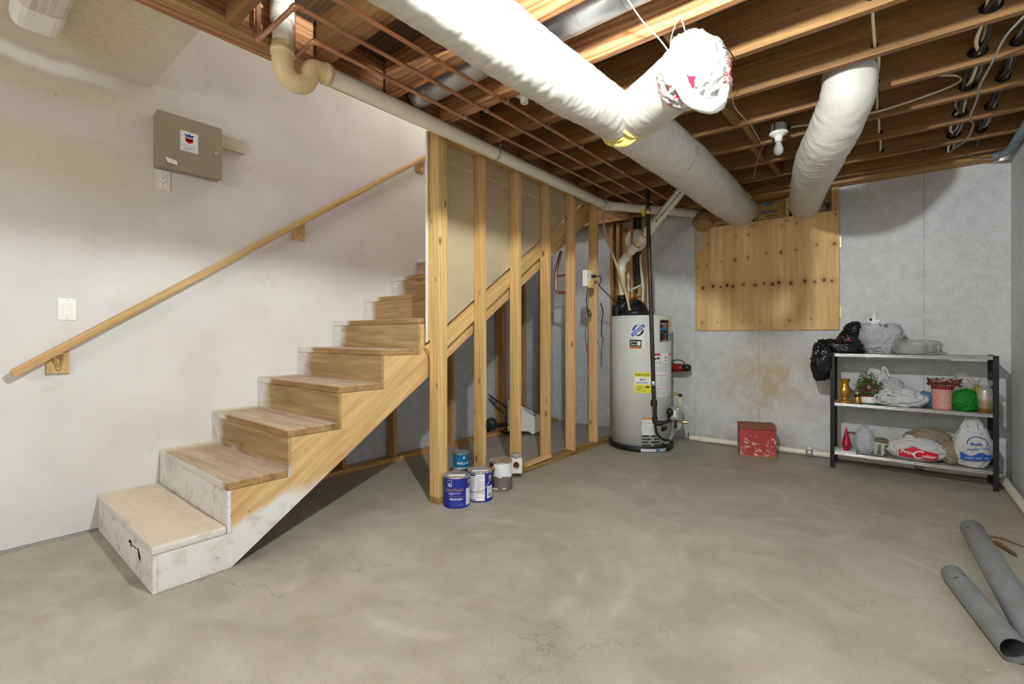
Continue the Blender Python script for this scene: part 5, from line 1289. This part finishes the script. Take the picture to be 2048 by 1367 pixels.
# ------------------------------------------------------------------ pipes and chips on the floor
def floor_tube(p0, p1, r, label, holes):
    t = thing('grey_pipe', p0, label, 'pipe')
    p0, p1 = Vector(p0), Vector(p1); d = (p1-p0).normalized()
    mb = MB(); mb.tube([p0, p0+d*.004, p0+d*.12, p0+d*.135, p1-d*.002, p1], [r*.96, r, r, r*1.03, r*1.03, r*1.02], 36, 0, False)
    mb.tube([p1, p1-d*.02, p0+d*.02, p0], [r*.94]*4, 36, 0, False)
    s = Vector((0, 0, 1)); w = d.cross(s)
    for pe in (p0, p1):
        n = 36; a = [pe+(s*cos(2*pi*k/n)+w*sin(2*pi*k/n))*r*(.96 if pe is p0 else 1.02) for k in range(n)]; b = [pe+(s*cos(2*pi*k/n)+w*sin(2*pi*k/n))*r*.94 for k in range(n)]
        mb.add(a+b, [(k, (k+1) % n, n+(k+1) % n, n+k) for k in range(n)])
    mb.build('tube_wall', 'pvc_grey', t)
    for s0, ang in holes:
        mb = MB(); c = p0+d*s0; nrm = s*cos(ang)+w*sin(ang); u = nrm.cross(d)
        mb.add([c+(s*cos(ang+q*.12)+w*sin(ang+q*.12))*r*1.035+d*(.006*(1-(q/2.5)**2)+(-.004 if e else .002)) for e in (0, 1) for q in ((-2, -1, 0, 1, 2) if e == 0 else (2, 1, 0, -1, -2))], [tuple(range(10))])
        mb.build('vent_cut', 'slot', t)
floor_tube((.196, 2.83, .042), (.311, 2.272, .042), .041, 'shorter grey plastic pipe lying on the concrete, its open end toward the room', ((.09, -.25), (.12, .6)))
floor_tube((.322, 3.535, .050), (.397, 2.05, .050), .049, 'longer grey plastic pipe lying beside the shorter grey pipe', ((.06, -.5), (.11, .75)))
mb = MB(); mb.tube(smooth_path([(.405, 3.52, .008), (.43, 3.46, .012), (.465, 3.37, .006)], 5), [.006, .011, .012, .012, .011, .012, .012, .011, .010, .008, .004], 7, 0, True, lambda i, a: 1+.3*mn.noise(Vector((i*.8, cos(a)*2, sin(a)*2)))); mb.build('bark_chip', 'bark', label='brown splinter of bark on the floor by the longer grey pipe', cat='chip')
mb = MB(); mb.tube(smooth_path([(.40, 3.62, .003), (.46, 3.60, .004), (.53, 3.53, .002)], 5), [.003, .007, .008, .008, .008, .007, .006, .005, .004, .003, .002], 6); mb.build('bark_chip', 'bark', label='thin curved sliver of bark beside the larger splinter', cat='chip')

# ------------------------------------------------------------------ steel shelf unit
sh = thing('shelf_unit', (.075, 4.83, 0), 'low black and chrome shelf unit holding bags and decorations', 'shelf')
SX0, SX1, SY0, SY1 = -.418, .565, 4.700, 4.960
for x, sx in ((SX0, 1), (SX1, -1)):
    for y, sy in ((SY0, 1), (SY1, -1)):
        mb = MB(); mb.prism([(x, y, .001), (x+sx*.030, y, .001), (x+sx*.030, y+sy*.003, .001), (x+sx*.003, y+sy*.003, .001), (x+sx*.003, y+sy*.030, .001), (x, y+sy*.030, .001)], (0, 0, .952)); mb.build('post', 'blackpaint', sh)
    MB().box(min(x, x+sx*.012), max(x, x+sx*.012), SY0+.031, SY1-.031, .002, .012).build('foot_bar', 'blackpaint', sh)
for z in (.135, .540, .947):
    o = MB().box(SX0+.004, SX1-.004, SY0+.0045, SY1-.0045, z-.012, z).build('shelf_board', plain('grey_shelf_board', (150, 146, 140), .6), sh)
    for zz in (z-.004, z-.0155):
        mb = MB(); mb.tube([(SX0+.031, SY0-.001, zz), (SX1-.031, SY0-.001, zz)], .0055, 8); mb.build('chrome_bead', 'chrome', o)
    MB().box(SX0+.031, SX1-.031, SY0+.0015, SY0+.0042, z-.024, z).build('edge_strip', 'chrome', o)

def film_bag(name, c, rad, seed, mat, label, amp=.16, neck=None, **kw):
    """a knotted or slumped plastic bag; neck = (height, spread) of the gathered top"""
    def shp(p, d, t, a):
        p = p.copy()
        if neck and d.z > .45:
            k = (d.z-.45)/.55; s = 1-.72*k+.9*k**6*neck[1]; p.x *= s; p.y *= s; p.z = rad[2]*(.5+.5*k**1.4*neck[0]*2)
        return p
    mb = crumpled(c, rad, seed, None, (72, 48), amp, -rad[2]*.86, shp, 2.8)
    return mb
def put(mb, name, mat, label, cat='bag', parent=None):
    return mb.build(name, mat, label=label, cat=cat) if not parent else mb.build(name, mat, parent)
Z1, Z2, Z3 = .135, .540, .947
# top shelf
t = thing('trash_bag', (-.38, 4.76, .72), 'shiny black bag slumping over the end of the top shelf', 'bag')
def drape(p, d, t_, a):
    p = p.copy(); p.x -= .02*max(0, -d.z); return p
crumpled((-.475, 4.745, .885), (.075, .085, .155), 2.0, None, (72, 52), .30, None, drape, 2.6).build('hanging_lobe', 'film_black', t)
crumpled((-.345, 4.775, 1.000), (.135, .075, .052), 4.6, (.25, 0, 1), (64, 40), .30, -.05, None, 3.0).build('flat_lobe', 'film_black', t)
t = thing('trash_bag', (-.29, 4.86, .95), 'upright black bag standing behind the white bag on the top shelf', 'bag')
crumpled((-.30, 4.865, 1.04), (.085, .06, .092), 6.0, None, (60, 40), .28, -.088).build('lower_lobe', 'film_black', t)
crumpled((-.265, 4.87, 1.150), (.065, .05, .055), 8.0, None, (56, 36), .3).build('upper_lobe', 'film_black', t)
mb = MB(); mb.sphere((-.30, 4.802, 1.055), (.022, .006, .008), 10, 6); mb.build('red_tag', 'inkred', t)
t = thing('shopping_bag', (-.10, 4.82, Z3), 'translucent white bag with black marker writing on the top shelf', 'bag')
def openbag(p, d, tt, a):
    p = p.copy(); k = max(0, d.z); s = .74+.36*max(0, d.z+.55)/1.1; p.x *= s; p.y *= s
    if d.z > .72: p.z = .125*(.72+.05*sin(a*3))-.35*(d.z-.72)*.12
    return p
crumpled((-.095, 4.815, 1.075), (.125, .083, .133), 12.0, None, (96, 60), .30, -.127, openbag, 2.4).build('bag_body', 'film_thin', t)
bb = lambda u, v: (-.095+u, 4.815-.092*sqrt(max(.05, 1-(u/.15)**2))-.008, 1.075+v)
for txt_, kw in (('Fall ween', dict(width=.075, at=(-.02, -.085), rot=.15, shear=.2)), ('Items', dict(width=.055, at=(-.005, -.108), rot=.12, shear=.3)), ('H', dict(size=.032, at=(.038, .085), rot=-.2, bold=.03))):
    mb = MB(); lettering(mb, txt_, bb, **kw); mb.build('marker_writing', 'ink', t)
t2 = thing('figurine', (-.13, 4.80, 1.15), 'small white figurine poking out of the bag on the top shelf', 'figurine')
mb = MB(); mb.lathe([(.03, 1.14), (.034, 1.18), (.022, 1.215), (.012, 1.235), (.013, 1.248), (.008, 1.265), (.003, 1.285), (0, 1.296)], (-.133, 4.79, 0), 16); mb.build('figure', 'porcelain', t2)
for sx in (-1, 1): MB().sphere((-.133+sx*.030, 4.785, 1.215), (.016, .008, .012), 10, 6).build('wing', 'porcelain', t2)
MB().sphere((-.152, 4.77, 1.225), (.009, .006, .011), 8, 6).build('dark_detail', 'ink', t2)
t = thing('clear_bag', (.13, 4.82, Z3), 'crumpled clear bag holding a wire rack on the top shelf', 'bag')
crumpled((.130, 4.815, 1.000), (.132, .075, .055), 15.0, None, (96, 56), .26, -.052, lambda p, d, tt, a: Vector((p.x*(1.12-.12*abs(d.x)**3)*(1+.25*abs(d.y)*abs(d.z)), p.y*1.1, .055*(1 if d.z > 0 else -1)*abs(d.z)**.5*(p.length/max(1e-6, Vector((d.x*.132, d.y*.075, d.z*.055)).length)))), 3.6).build('bag_film', 'film_clear', t)
MB().box(.03, .20, 4.77, 4.86, Z3+.008, Z3+.075).build('white_carton', 'cable_grey', t, bevel=.004)
for i in range(9):
    MB().box(.165, .245, 4.742, 4.748, Z3+.018+.008*i, Z3+.021+.008*i).build('rack_wire', 'ink', t)
# middle shelf
t = thing('vase', (-.326, 4.79, Z2), 'gold vase with a wide foot on the middle shelf', 'vase')
mb = MB(); mb.lathe([(0, 0), (.056, 0), (.057, .008), (.047, .016), (.040, .026), (.030, .034), (.034, .042), (.036, .050), (.042, .070), (.046, .095), (.044, .112), (.034, .135), (.029, .150), (.030, .165), (.040, .184), (.045, .190), (.044, .194), (.038, .192), (.026, .165), (0, .16)], (-.326, 4.79, Z2+.0005), 36); mb.build('vase_body', 'gold', t)
t = thing('candle_jar', (-.238, 4.765, Z2), 'tiny gold jar with a black lid beside the gold vase', 'jar')
mb = MB(); mb.lathe([(0, 0), (.021, 0), (.022, .004), (.022, .052), (.019, .056), (0, .056)], (-.238, 4.765, Z2+.0005), 20); mb.build('jar_body', 'gold', t)
mb = MB(); mb.lathe([(0, .056), (.019, .056), (.020, .060), (.020, .072), (.017, .075), (0, .075)], (-.238, 4.765, Z2+.0005), 20); mb.build('lid', 'black', t)
t = thing('figurine', (-.245, 4.84, Z2), 'small white angel figurine behind the gold jar', 'figurine')
mb = MB(); mb.lathe([(.026, 0), (.024, .04), (.013, .075), (.006, .085), (.011, .094), (.010, .105), (0, .113)], (-.242, 4.835, Z2+.0005), 14); mb.build('figure', 'porcelain', t)
def sprig_cloud(c, rad, n, seed, size, mat, berries=0, bmat='redberry', ring=None, up=.4):
    """leaves (diamonds with a fold) and berries round a centre; returns two builders"""
    r_ = random.Random(seed); L = MB(); B = MB(); S = MB()
    for i in range(n+berries):
        if ring:
            a = r_.uniform(0, 2*pi); q = r_.gauss(0, .33); p = Vector((c[0]+(rad[0]*(1+.22*q))*cos(a), c[1]+(rad[1]*(1+.22*q))*sin(a), c[2]+rad[2]*r_.uniform(-1, 1)))
        else:
            while True:
                d = Vector((r_.uniform(-1, 1), r_.uniform(-1, 1), r_.uniform(-1, 1)))
                if .25 < d.length < 1: break
            p = Vector((c[0]+rad[0]*d.x, c[1]+rad[1]*d.y, c[2]+rad[2]*d.z))
        if i < n:
            ax = (p-Vector(c)).normalized()+Vector((r_.gauss(0, .5), r_.gauss(0, .5), r_.gauss(0, .5)+up)); ax.normalize()
            s = ax.cross(Vector((r_.gauss(0, 1), r_.gauss(0, 1), r_.gauss(0, 1)))).normalized(); k = size*r_.uniform(.7, 1.3); fo = ax.cross(s)*k*.12
            L.add([p, p+ax*k*.5+s*k*.28+fo, p+ax*k, p+ax*k*.5-s*k*.28+fo], [(0, 1, 2), (0, 2, 3)])
        else:
            B.sphere(p, size*.22, 7, 5)
    return L, B
t = thing('holly_plant', (-.165, 4.79, Z2), 'small artificial holly with red berries in a painted pot', 'plant')
mb = MB(); mb.lathe([(0, 0), (.046, 0), (.050, .006), (.053, .024), (.0535, .040), (.050, .060), (.047, .066), (.042, .066), (.040, .055), (0, .055)], (-.165, 4.79, Z2+.0005), 28); mb.build('pot', 'porcelain', t)
mb = MB(); mb.lathe([(.0505, .0605), (.053, .063), (.053, .070), (.047, .072), (.044, .066)], (-.165, 4.79, Z2), 28); mb.build('pot_rim', 'potred', t)
mb = MB(); rp = random.Random(2)
mb.lathe([(.0475, .001), (.0505, .003), (.0525, .012), (.0518, .012)], (-.165, 4.79, Z2), 28); mb.build('painted_grass', 'leaf', t)
mb = MB()
for i in range(16):
    a = rp.uniform(0, 2*pi); zz = rp.uniform(.018, .05); mb.sphere((-.165+.0535*cos(a), 4.79+.0535*sin(a), Z2+zz), .003, 6, 4)
o = mb.build('painted_dots', 'potred', t); o['kind'] = 'stuff'
L, B = sprig_cloud((-.165, 4.79, .675), (.085, .06, .065), 240, 3, .024, 'leaf', 70)
o = L.build('foliage', 'leaf', t); o['kind'] = 'stuff'; o = B.build('berries', 'redberry', t); o['kind'] = 'stuff'
L, B = sprig_cloud((-.175, 4.79, .755), (.055, .045, .05), 70, 8, .018, 'leaf', 34)
o = L.build('foliage', 'leaf', t); o['kind'] = 'stuff'; o = B.build('berries', 'redberry', t); o['kind'] = 'stuff'
mb = MB(); rp = random.Random(4)
for i in range(9): mb.tube([(-.165, 4.79, .60), (-.165+rp.uniform(-.07, .07), 4.79+rp.uniform(-.05, .05), .72+rp.uniform(-.03, .08))], .0016, 5)
o = mb.build('stems', 'twig', t); o['kind'] = 'stuff'
t = thing('shopping_bag', (-.135, 4.90, Z2), 'plain white bag standing behind the holly plant', 'bag')
crumpled((-.13, 4.895, .655), (.105, .055, .155), 21.0, None, (64, 44), .2, -.113).build('bag_body', 'film_white', t)
t = thing('shopping_bag', (.035, 4.79, Z2), 'fat knotted white bag with handwriting in the middle of the shelf unit', 'bag')
def slump(p, d, tt, a):
    p = p.copy(); p.z += .018*max(0, -d.x)*max(0, d.z); return p
crumpled((.035, 4.785, .602), (.135, .078, .072), 23.0, None, (96, 60), .30, -.061, slump, 2.2).build('bag_body', 'film_white', t)
crumpled((-.025, 4.83, .690), (.072, .05, .060), 25.0, (-.35, 0, 1), (56, 40), .28).build('gathered_top', 'film_thin', t)
for q, pts in enumerate((((-.035, 4.82, .72), (-.058, 4.815, .775), (-.075, 4.81, .815), (-.070, 4.81, .842), (-.05, 4.815, .815), (-.035, 4.82, .77)), ((-.09, 4.77, .60), (-.115, 4.75, .62), (-.125, 4.75, .60), (-.11, 4.75, .565), (-.08, 4.755, .56)))):
    MB().tube(smooth_path(pts, 6), .008, 8, 0, True, lambda i, a: 1+.4*mn.noise(Vector((i*.6, cos(a), sin(a))))).build('bag_handle', 'film_white', t)
bb = lambda u, v: (.035+u, 4.785-.083*sqrt(max(.05, 1-(u/.15)**2-((v)/.10)**2))-.010, .602+v)
for txt_, kw in (('XL', dict(width=.03, at=(-.045, .040), rot=-.1)), ('Spruce', dict(width=.062, at=(-.055, .018), rot=-.18, shear=.2))):
    mb = MB(); lettering(mb, txt_, bb, **kw); mb.build('marker_writing', 'ink', t)
mb = crumpled((.185, 4.86, .595), (.05, .05, .06), 27.0, None, (44, 30), .25, -.052); mb.build('blue_cloth', 'blue_cloth', label='folded blue cloth between the knotted bag and the pink pot', cat='cloth')
t = thing('flower_pot', (.275, 4.79, Z2), 'pink pot with brown flecks holding a berry wreath', 'pot')
mb = MB(); mb.lathe([(0, 0), (.056, 0), (.060, .004), (.0595, .02), (.0605, .150), (.062, .158), (.062, .170), (.057, .170), (.055, .15), (0, .14)], (.275, 4.79, Z2+.0005), 36); mb.build('pot_body', plain('dusty_pink_glaze', (206, 152, 146), .4, 0, .05, 6), t)
mb = MB(); mb.lathe([(.0605, .152), (.0630, .156), (.0630, .172), (.060, .174)], (.275, 4.79, Z2), 36); mb.build('pot_rim', 'potred', t)
f = can_tags((.275, 4.79, Z2), .0605); rp = random.Random(6)
for r_ in range(4):
    for k in range(4):
        a = -60+38*k+(18 if r_ % 2 else 0); z = .025+.034*r_
        mb = MB(); mb.add([f(.0006)(a-3.5, z), f(.0006)(a, z-.003), f(.0006)(a+3.5, z+.001), f(.0006)(a, z+.004)], [(0, 1, 2, 3)]); mb.build('glaze_fleck', 'potred', t)
wt = thing('berry_wreath', (.285, 4.79, .705), 'wreath of dark red berries and twigs resting on the pink pot', 'wreath')
L, B = sprig_cloud((.287, 4.79, .742), (.085, .065, .028), 170, 12, .018, 'leaf_dark', 210, ring=True)
o = L.build('twig_leaves', 'leaf_dark', wt); o['kind'] = 'stuff'; o = B.build('berries', 'redberry', wt); o['kind'] = 'stuff'
mb = MB(); mb.tube([(.287+.08*cos(2*pi*k/24), 4.79+.06*sin(2*pi*k/24), .735) for k in range(25)], .006, 7, 0, False); mb.build('twig_ring', 'twig', wt)
t = thing('gift_bag', (.405, 4.79, Z2), 'shiny green cellophane package on the middle shelf', 'package')
crumpled((.402, 4.785, .612), (.068, .06, .080), 31.0, None, (72, 48), .28, -.072, None, 3.4).build('green_wrap', 'cello_green', t)
crumpled((.405, 4.80, .605), (.045, .04, .06), 33.0, None, (32, 22), .2, -.055).build('filling', 'leaf', t)
crumpled((.395, 4.83, .735), (.06, .045, .075), 35.0, None, (56, 40), .3).build('clear_top', 'film_clear', t)
t = thing('yellow_tin', (.462, 4.885, Z2), 'yellow tin behind the gold candle jar', 'tin')
mb = MB(); mb.lathe([(0, 0), (.038, 0), (.038, .165), (.040, .168), (.040, .176), (.036, .18), (0, .18)], (.462, 4.885, Z2+.0005), 28); mb.build('tin_body', plain('mustard_tin', (206, 180, 60), .4), t)
for sx in (-1, 1): MB().tube([(.462+sx*.012, 4.87, .72), (.462+sx*.035-.01, 4.865, .77)], .004, 6).build('red_stick', 'ink' if sx > 0 else 'crimson', t)
t = thing('candle_jar', (.503, 4.775, Z2), 'tall gold and silver candle jar wrapped in clear film', 'jar')
mb = MB(); mb.lathe([(0, 0), (.035, 0), (.038, .003), (.038, .095)], (.503, 4.775, Z2+.0005), 32); mb.build('gold_band', 'gold', t)
mb = MB(); mb.lathe([(.038, .095), (.0375, .15), (.034, .168), (.028, .172), (0, .172)], (.503, 4.775, Z2+.0005), 32); mb.build('silver_top', 'silver_glaze', t)
def wrapf(p, d, tt, a):
    p = p.copy(); k = max(0, (d.z-.6)/.4); s = 1-.45*k*(1-k)*2; p.x *= s; p.y *= s; return p
crumpled((.503, 4.775, .642), (.045, .045, .108), 41.0, None, (56, 44), .14, -.1005, wrapf, 2.6).build('film_wrap', 'film_clear', t)
crumpled((.503, 4.785, .750), (.042, .035, .024), 43.0, None, (44, 28), .45).build('film_tuft', 'film_clear', t)
# bottom shelf
mb = MB()
for i in range(3): mb.x = Matrix.Translation((-.322, 4.775, Z1+.0005+.0035*i)) @ Matrix.Rotation(.05*i-.04, 4, 'Z'); mb.box(-.075, .075, -.062, .066, 0, .003)
mb.build('paper_sheets', 'paper', label='small pile of white cards under the red cone', cat='cards', kind='stuff')
t = thing('cone_tree', (-.312, 4.765, .147), 'glittery crimson cone ornament on the bottom shelf', 'ornament')
mb = MB(); pr = [(0, .147), (.020, .147), (.020, .165), (.016, .168), (.026, .172), (.033, .190)]
for i in range(22): k = i/22; pr += [(.033*(1-k)+.002, .192+.145*k), (.033*(1-k)-.0005+.002, .192+.145*(k+.02))]
pr += [(0, .342)]; mb.lathe(pr, (-.312, 4.765, 0), 28); mb.build('cone', 'crimson', t)
t = thing('glass_jar', (-.285, 4.86, Z1), 'glass jar of dried petals behind the red cone', 'jar')
mb = MB(); mb.lathe([(0, .004), (.042, .004), (.044, .012), (.044, .10), (.036, .118), (.036, .135)], (-.285, 4.86, Z1), 28); mb.build('glass_body', 'glass', t)
L, B = sprig_cloud((-.285, 4.86, Z1+.06), (.034, .034, .05), 120, 14, .018, 'gold', 24); o = L.build('dried_petals', plain('dried_petal', (196, 170, 100), .7, 0, .2, 20), t); o['kind'] = 'stuff'; o = B.build('dried_berries', 'redberry', t); o['kind'] = 'stuff'
mb = MB(); mb.lathe([(0, .135), (.038, .135), (.038, .147), (0, .147)], (-.285, 4.86, Z1), 24); mb.build('lid', 'tan', t)
t = thing('shopping_bag', (-.19, 4.78, Z1), 'slim white bag standing between the red cone and the printed tin', 'bag')
crumpled((-.192, 4.785, .236), (.060, .045, .116), 51.0, None, (72, 60), .30, -.1005, lambda p, d, tt, a: Vector((p.x*(1-.25*max(0, d.z)), p.y*(1-.25*max(0, d.z)), p.z)), 2.6).build('bag_body', 'film_thin', t)
t = thing('printed_tin', (-.092, 4.775, Z1), 'round tin with striped lettering wrapper tipped beside the white bag', 'tin')
tm = Matrix.Translation((-.092, 4.785, Z1+.004)) @ Matrix.Rotation(.06, 4, 'Y')
mb = MB(); mb.x = tm; mb.lathe([(0, 0), (.045, 0), (.049, .004), (.050, .095), (.047, .103), (0, .103)], (0, 0, 0), 32); mb.build('tin_body', plain('pale_green_tin', (190, 196, 172), .5), t)
mb = MB(); mb.x = tm; mb.lathe([(.047, .1035), (.050, .106), (.047, .122), (.036, .134), (0, .137)], (0, 0, 0), 32); mb.build('domed_lid', plain('brown_cap', (120, 102, 84), .5, 0, .1), t)
f = can_tags((0, 0, 0), .0503); fc = lambda off: (lambda u, v: tuple(tm @ (Vector((sin(radians(u))*(.0502+off), -cos(radians(u))*(.0502+off), v)))))
mb = MB()
for i, (a, b, mi) in enumerate(((-22, -6, 0), (-4, 8, 0), (10, 24, 1), (26, 60, 0))): patch(mb, fc(.0006), a, b, .006, .090, mi, 3)
for a in (-18, 0, 32, 44): bars(mb, fc(.0012), a, a+6, .012, .084, 6, 2, rg, .6, 1)
patch(mb, fc(.0012), 12, 22, .008, .02, 3, 2); bars(mb, fc(.0012), 12, 22, .026, .084, 6, 0, rg, .6, 1)
mb.build('wrapper_print', ['ink', 'paper', 'white_ink', 'inkred'], t)
t = thing('shopping_bag', (.13, 4.77, Z1), 'stuffed white bag with red script lettering on the bottom shelf', 'bag')
crumpled((.128, 4.775, .215), (.168, .080, .086), 61.0, None, (110, 70), .16, -.0785, None, 2.0).build('bag_body', 'film_white', t)
crumpled((.09, 4.79, .300), (.03, .025, .022), 63.0, None, (36, 24), .4).build('knot', 'film_white', t)
bb = lambda off: (lambda u, v: (.128+u, 4.775-.090*sqrt(max(.04, 1-(u/.182)**2-((v)/.108)**2))-.008-off, .215+v))
mb = MB(); f0 = bb(0)
NXr, NYr = 40, 14
for i in range(NXr):
    for j in range(NYr):
        u0 = -.105+.225*i/NXr; u1 = -.105+.225*(i+1)/NXr
        tp = lambda u: .012+.026*math.exp(-((u+.015)/.035)**2)-.18*max(0, u-.06)-.25*max(0, -.07-u)
        bt = lambda u: -.050+.10*max(0, -.06-u)-.06*(u+.02)*.5
        g = lambda u, k: f0(u, bt(u)+(tp(u)-bt(u))*k/NYr)
        mb.add([g(u0, j), g(u1, j), g(u1, j+1), g(u0, j+1)], [(0, 1, 2, 3)], 0, True)
f1 = bb(.0025)
lettering(mb, 'Price', f1, width=.082, at=(-.055, -.022), mi=1, shear=.25, bold=.015, rot=-.06); lettering(mb, 'utter', f1, width=.080, at=(.072, -.038), mi=1, shear=.25, bold=.015, rot=-.05)
lettering(mb, 'C', f1, size=.088, at=(.008, -.048), mi=1, shear=.25, rot=-.05)
mb.build('store_print', ['inkred', 'white_ink'], t)
mb = film_bag('b', (.205, 4.885, .245), (.15, .062, .118), 71.0, None, '', .2); put(mb, 'brown_bag', 'film_brown', 'big brownish see-through bag at the back of the bottom shelf')
t = thing('brown_bag', (.335, 4.80, Z1), 'lumpy tan bag squeezed between the two lettered white bags', 'bag')
crumpled((.325, 4.805, .215), (.068, .055, .085), 73.0, None, (60, 40), .24, -.0755).build('bag_film', 'film_brown', t); crumpled((.325, 4.81, .205), (.05, .042, .066), 75.0, None, (36, 26), .2, -.06).build('filling', 'tan', t)
t = thing('shopping_bag', (.445, 4.775, Z1), 'tied white grocery bag with blue logo by the right shelf post', 'bag')
def tied(p, d, tt, a):
    p = p.copy(); k = max(0, d.z); s = 1-.52*k**1.3; p.x *= s; p.y *= s
    p.x += .012*max(0, -d.z)*(1 if d.x > 0 else -1); return p
crumpled((.440, 4.790, .312), (.102, .068, .188), 81.0, None, (96, 72), .18, -.1705, tied, 2.4).build('bag_body', 'film_white', t)
crumpled((.440, 4.765, .415), (.032, .025, .055), 83.0, None, (40, 28), .4).build('knot', 'film_white', t)
MB().tube(smooth_path([(.41, 4.78, .46), (.405, 4.77, .495), (.42, 4.765, .50), (.435, 4.77, .47)], 5), .008, 8).build('bag_handle', 'film_thin', t)
bb = lambda off: (lambda u, v: (.445+u, 4.790-.074*sqrt(max(.05, 1-(u/.125)**2-max(0, v/.23)**2))-.008-off, .300+v))
mb = MB(); f0 = bb(0.0); f1 = bb(.003)
for i in range(22):
    a = radians(-10+200*i/22); b = radians(-10+200*(i+1)/22); r0, r1 = .050, .055
    mb.add([f0(.012+r0*cos(a), .018+r0*sin(a)), f0(.012+r1*cos(a), .018+r1*sin(a)), f0(.012+r1*cos(b), .018+r1*sin(b)), f0(.012+r0*cos(b), .018+r0*sin(b))], [(3, 2, 1, 0)], 0)
lettering(mb, 'Bunk', f0, width=.062, at=(.010, .008), mi=0, bold=.03, rot=.12)
lettering(mb, 'Stanton Fresh', f0, width=.122, at=(.020, -.022), mi=0, shear=.35, bold=.01, rot=.22)
for i in range(24):
    u0 = -.075+.16*i/24; u1 = -.075+.16*(i+1)/24; top = lambda u: -.062+.012*sin(u*60)+.28*max(0, u)*.9; bot = lambda u: -.106+.20*max(0, u)
    mb.add([f0(u0, bot(u0)), f0(u1, bot(u1)), f0(u1, top(u1)), f0(u0, top(u0))], [(0, 1, 2, 3)], 0, True)
lettering(mb, 'BAKERY \u00b7 MEAT \u00b7 DELI', f1, width=.125, at=(.012, -.088), mi=1, rot=.10)
mb.build('store_print', ['inkblue', 'white_ink'], t)

# ------------------------------------------------------------------ groups of like things
GROUPS = {'paint_can': 'paint cans by the stud wall', 'jug': 'white jugs on the bottom plate', 'grey_pipe': 'loose grey pipes on the floor', 'bark_chip': 'bark chips by the grey pipes',
          'copper_pipe': 'copper water pipes', 'insulated_duct': 'white wrapped ducts', 'insulation_batt': 'insulation in the wall opening', 'lampholder': 'porcelain lampholders under the joists',
          'shopping_bag': 'plastic shopping bags', 'trash_bag': 'black bags on the top shelf', 'brown_bag': 'brown bags on the bottom shelf', 'figurine': 'white figurines on the shelf unit',
          'candle_jar': 'gold jars on the middle shelf', 'string': 'strings hanging from the joists', 'cable': 'loose cables along the joists', 'cable_bundle': 'cable bundles through the joists', 'iron_pipe': 'dark pipes in the corner'}
for o in C.objects:
    if o.parent is None and 'category' in o:
        b = o.name.split('.')[0]
        if b in GROUPS: o['group'] = GROUPS[b]
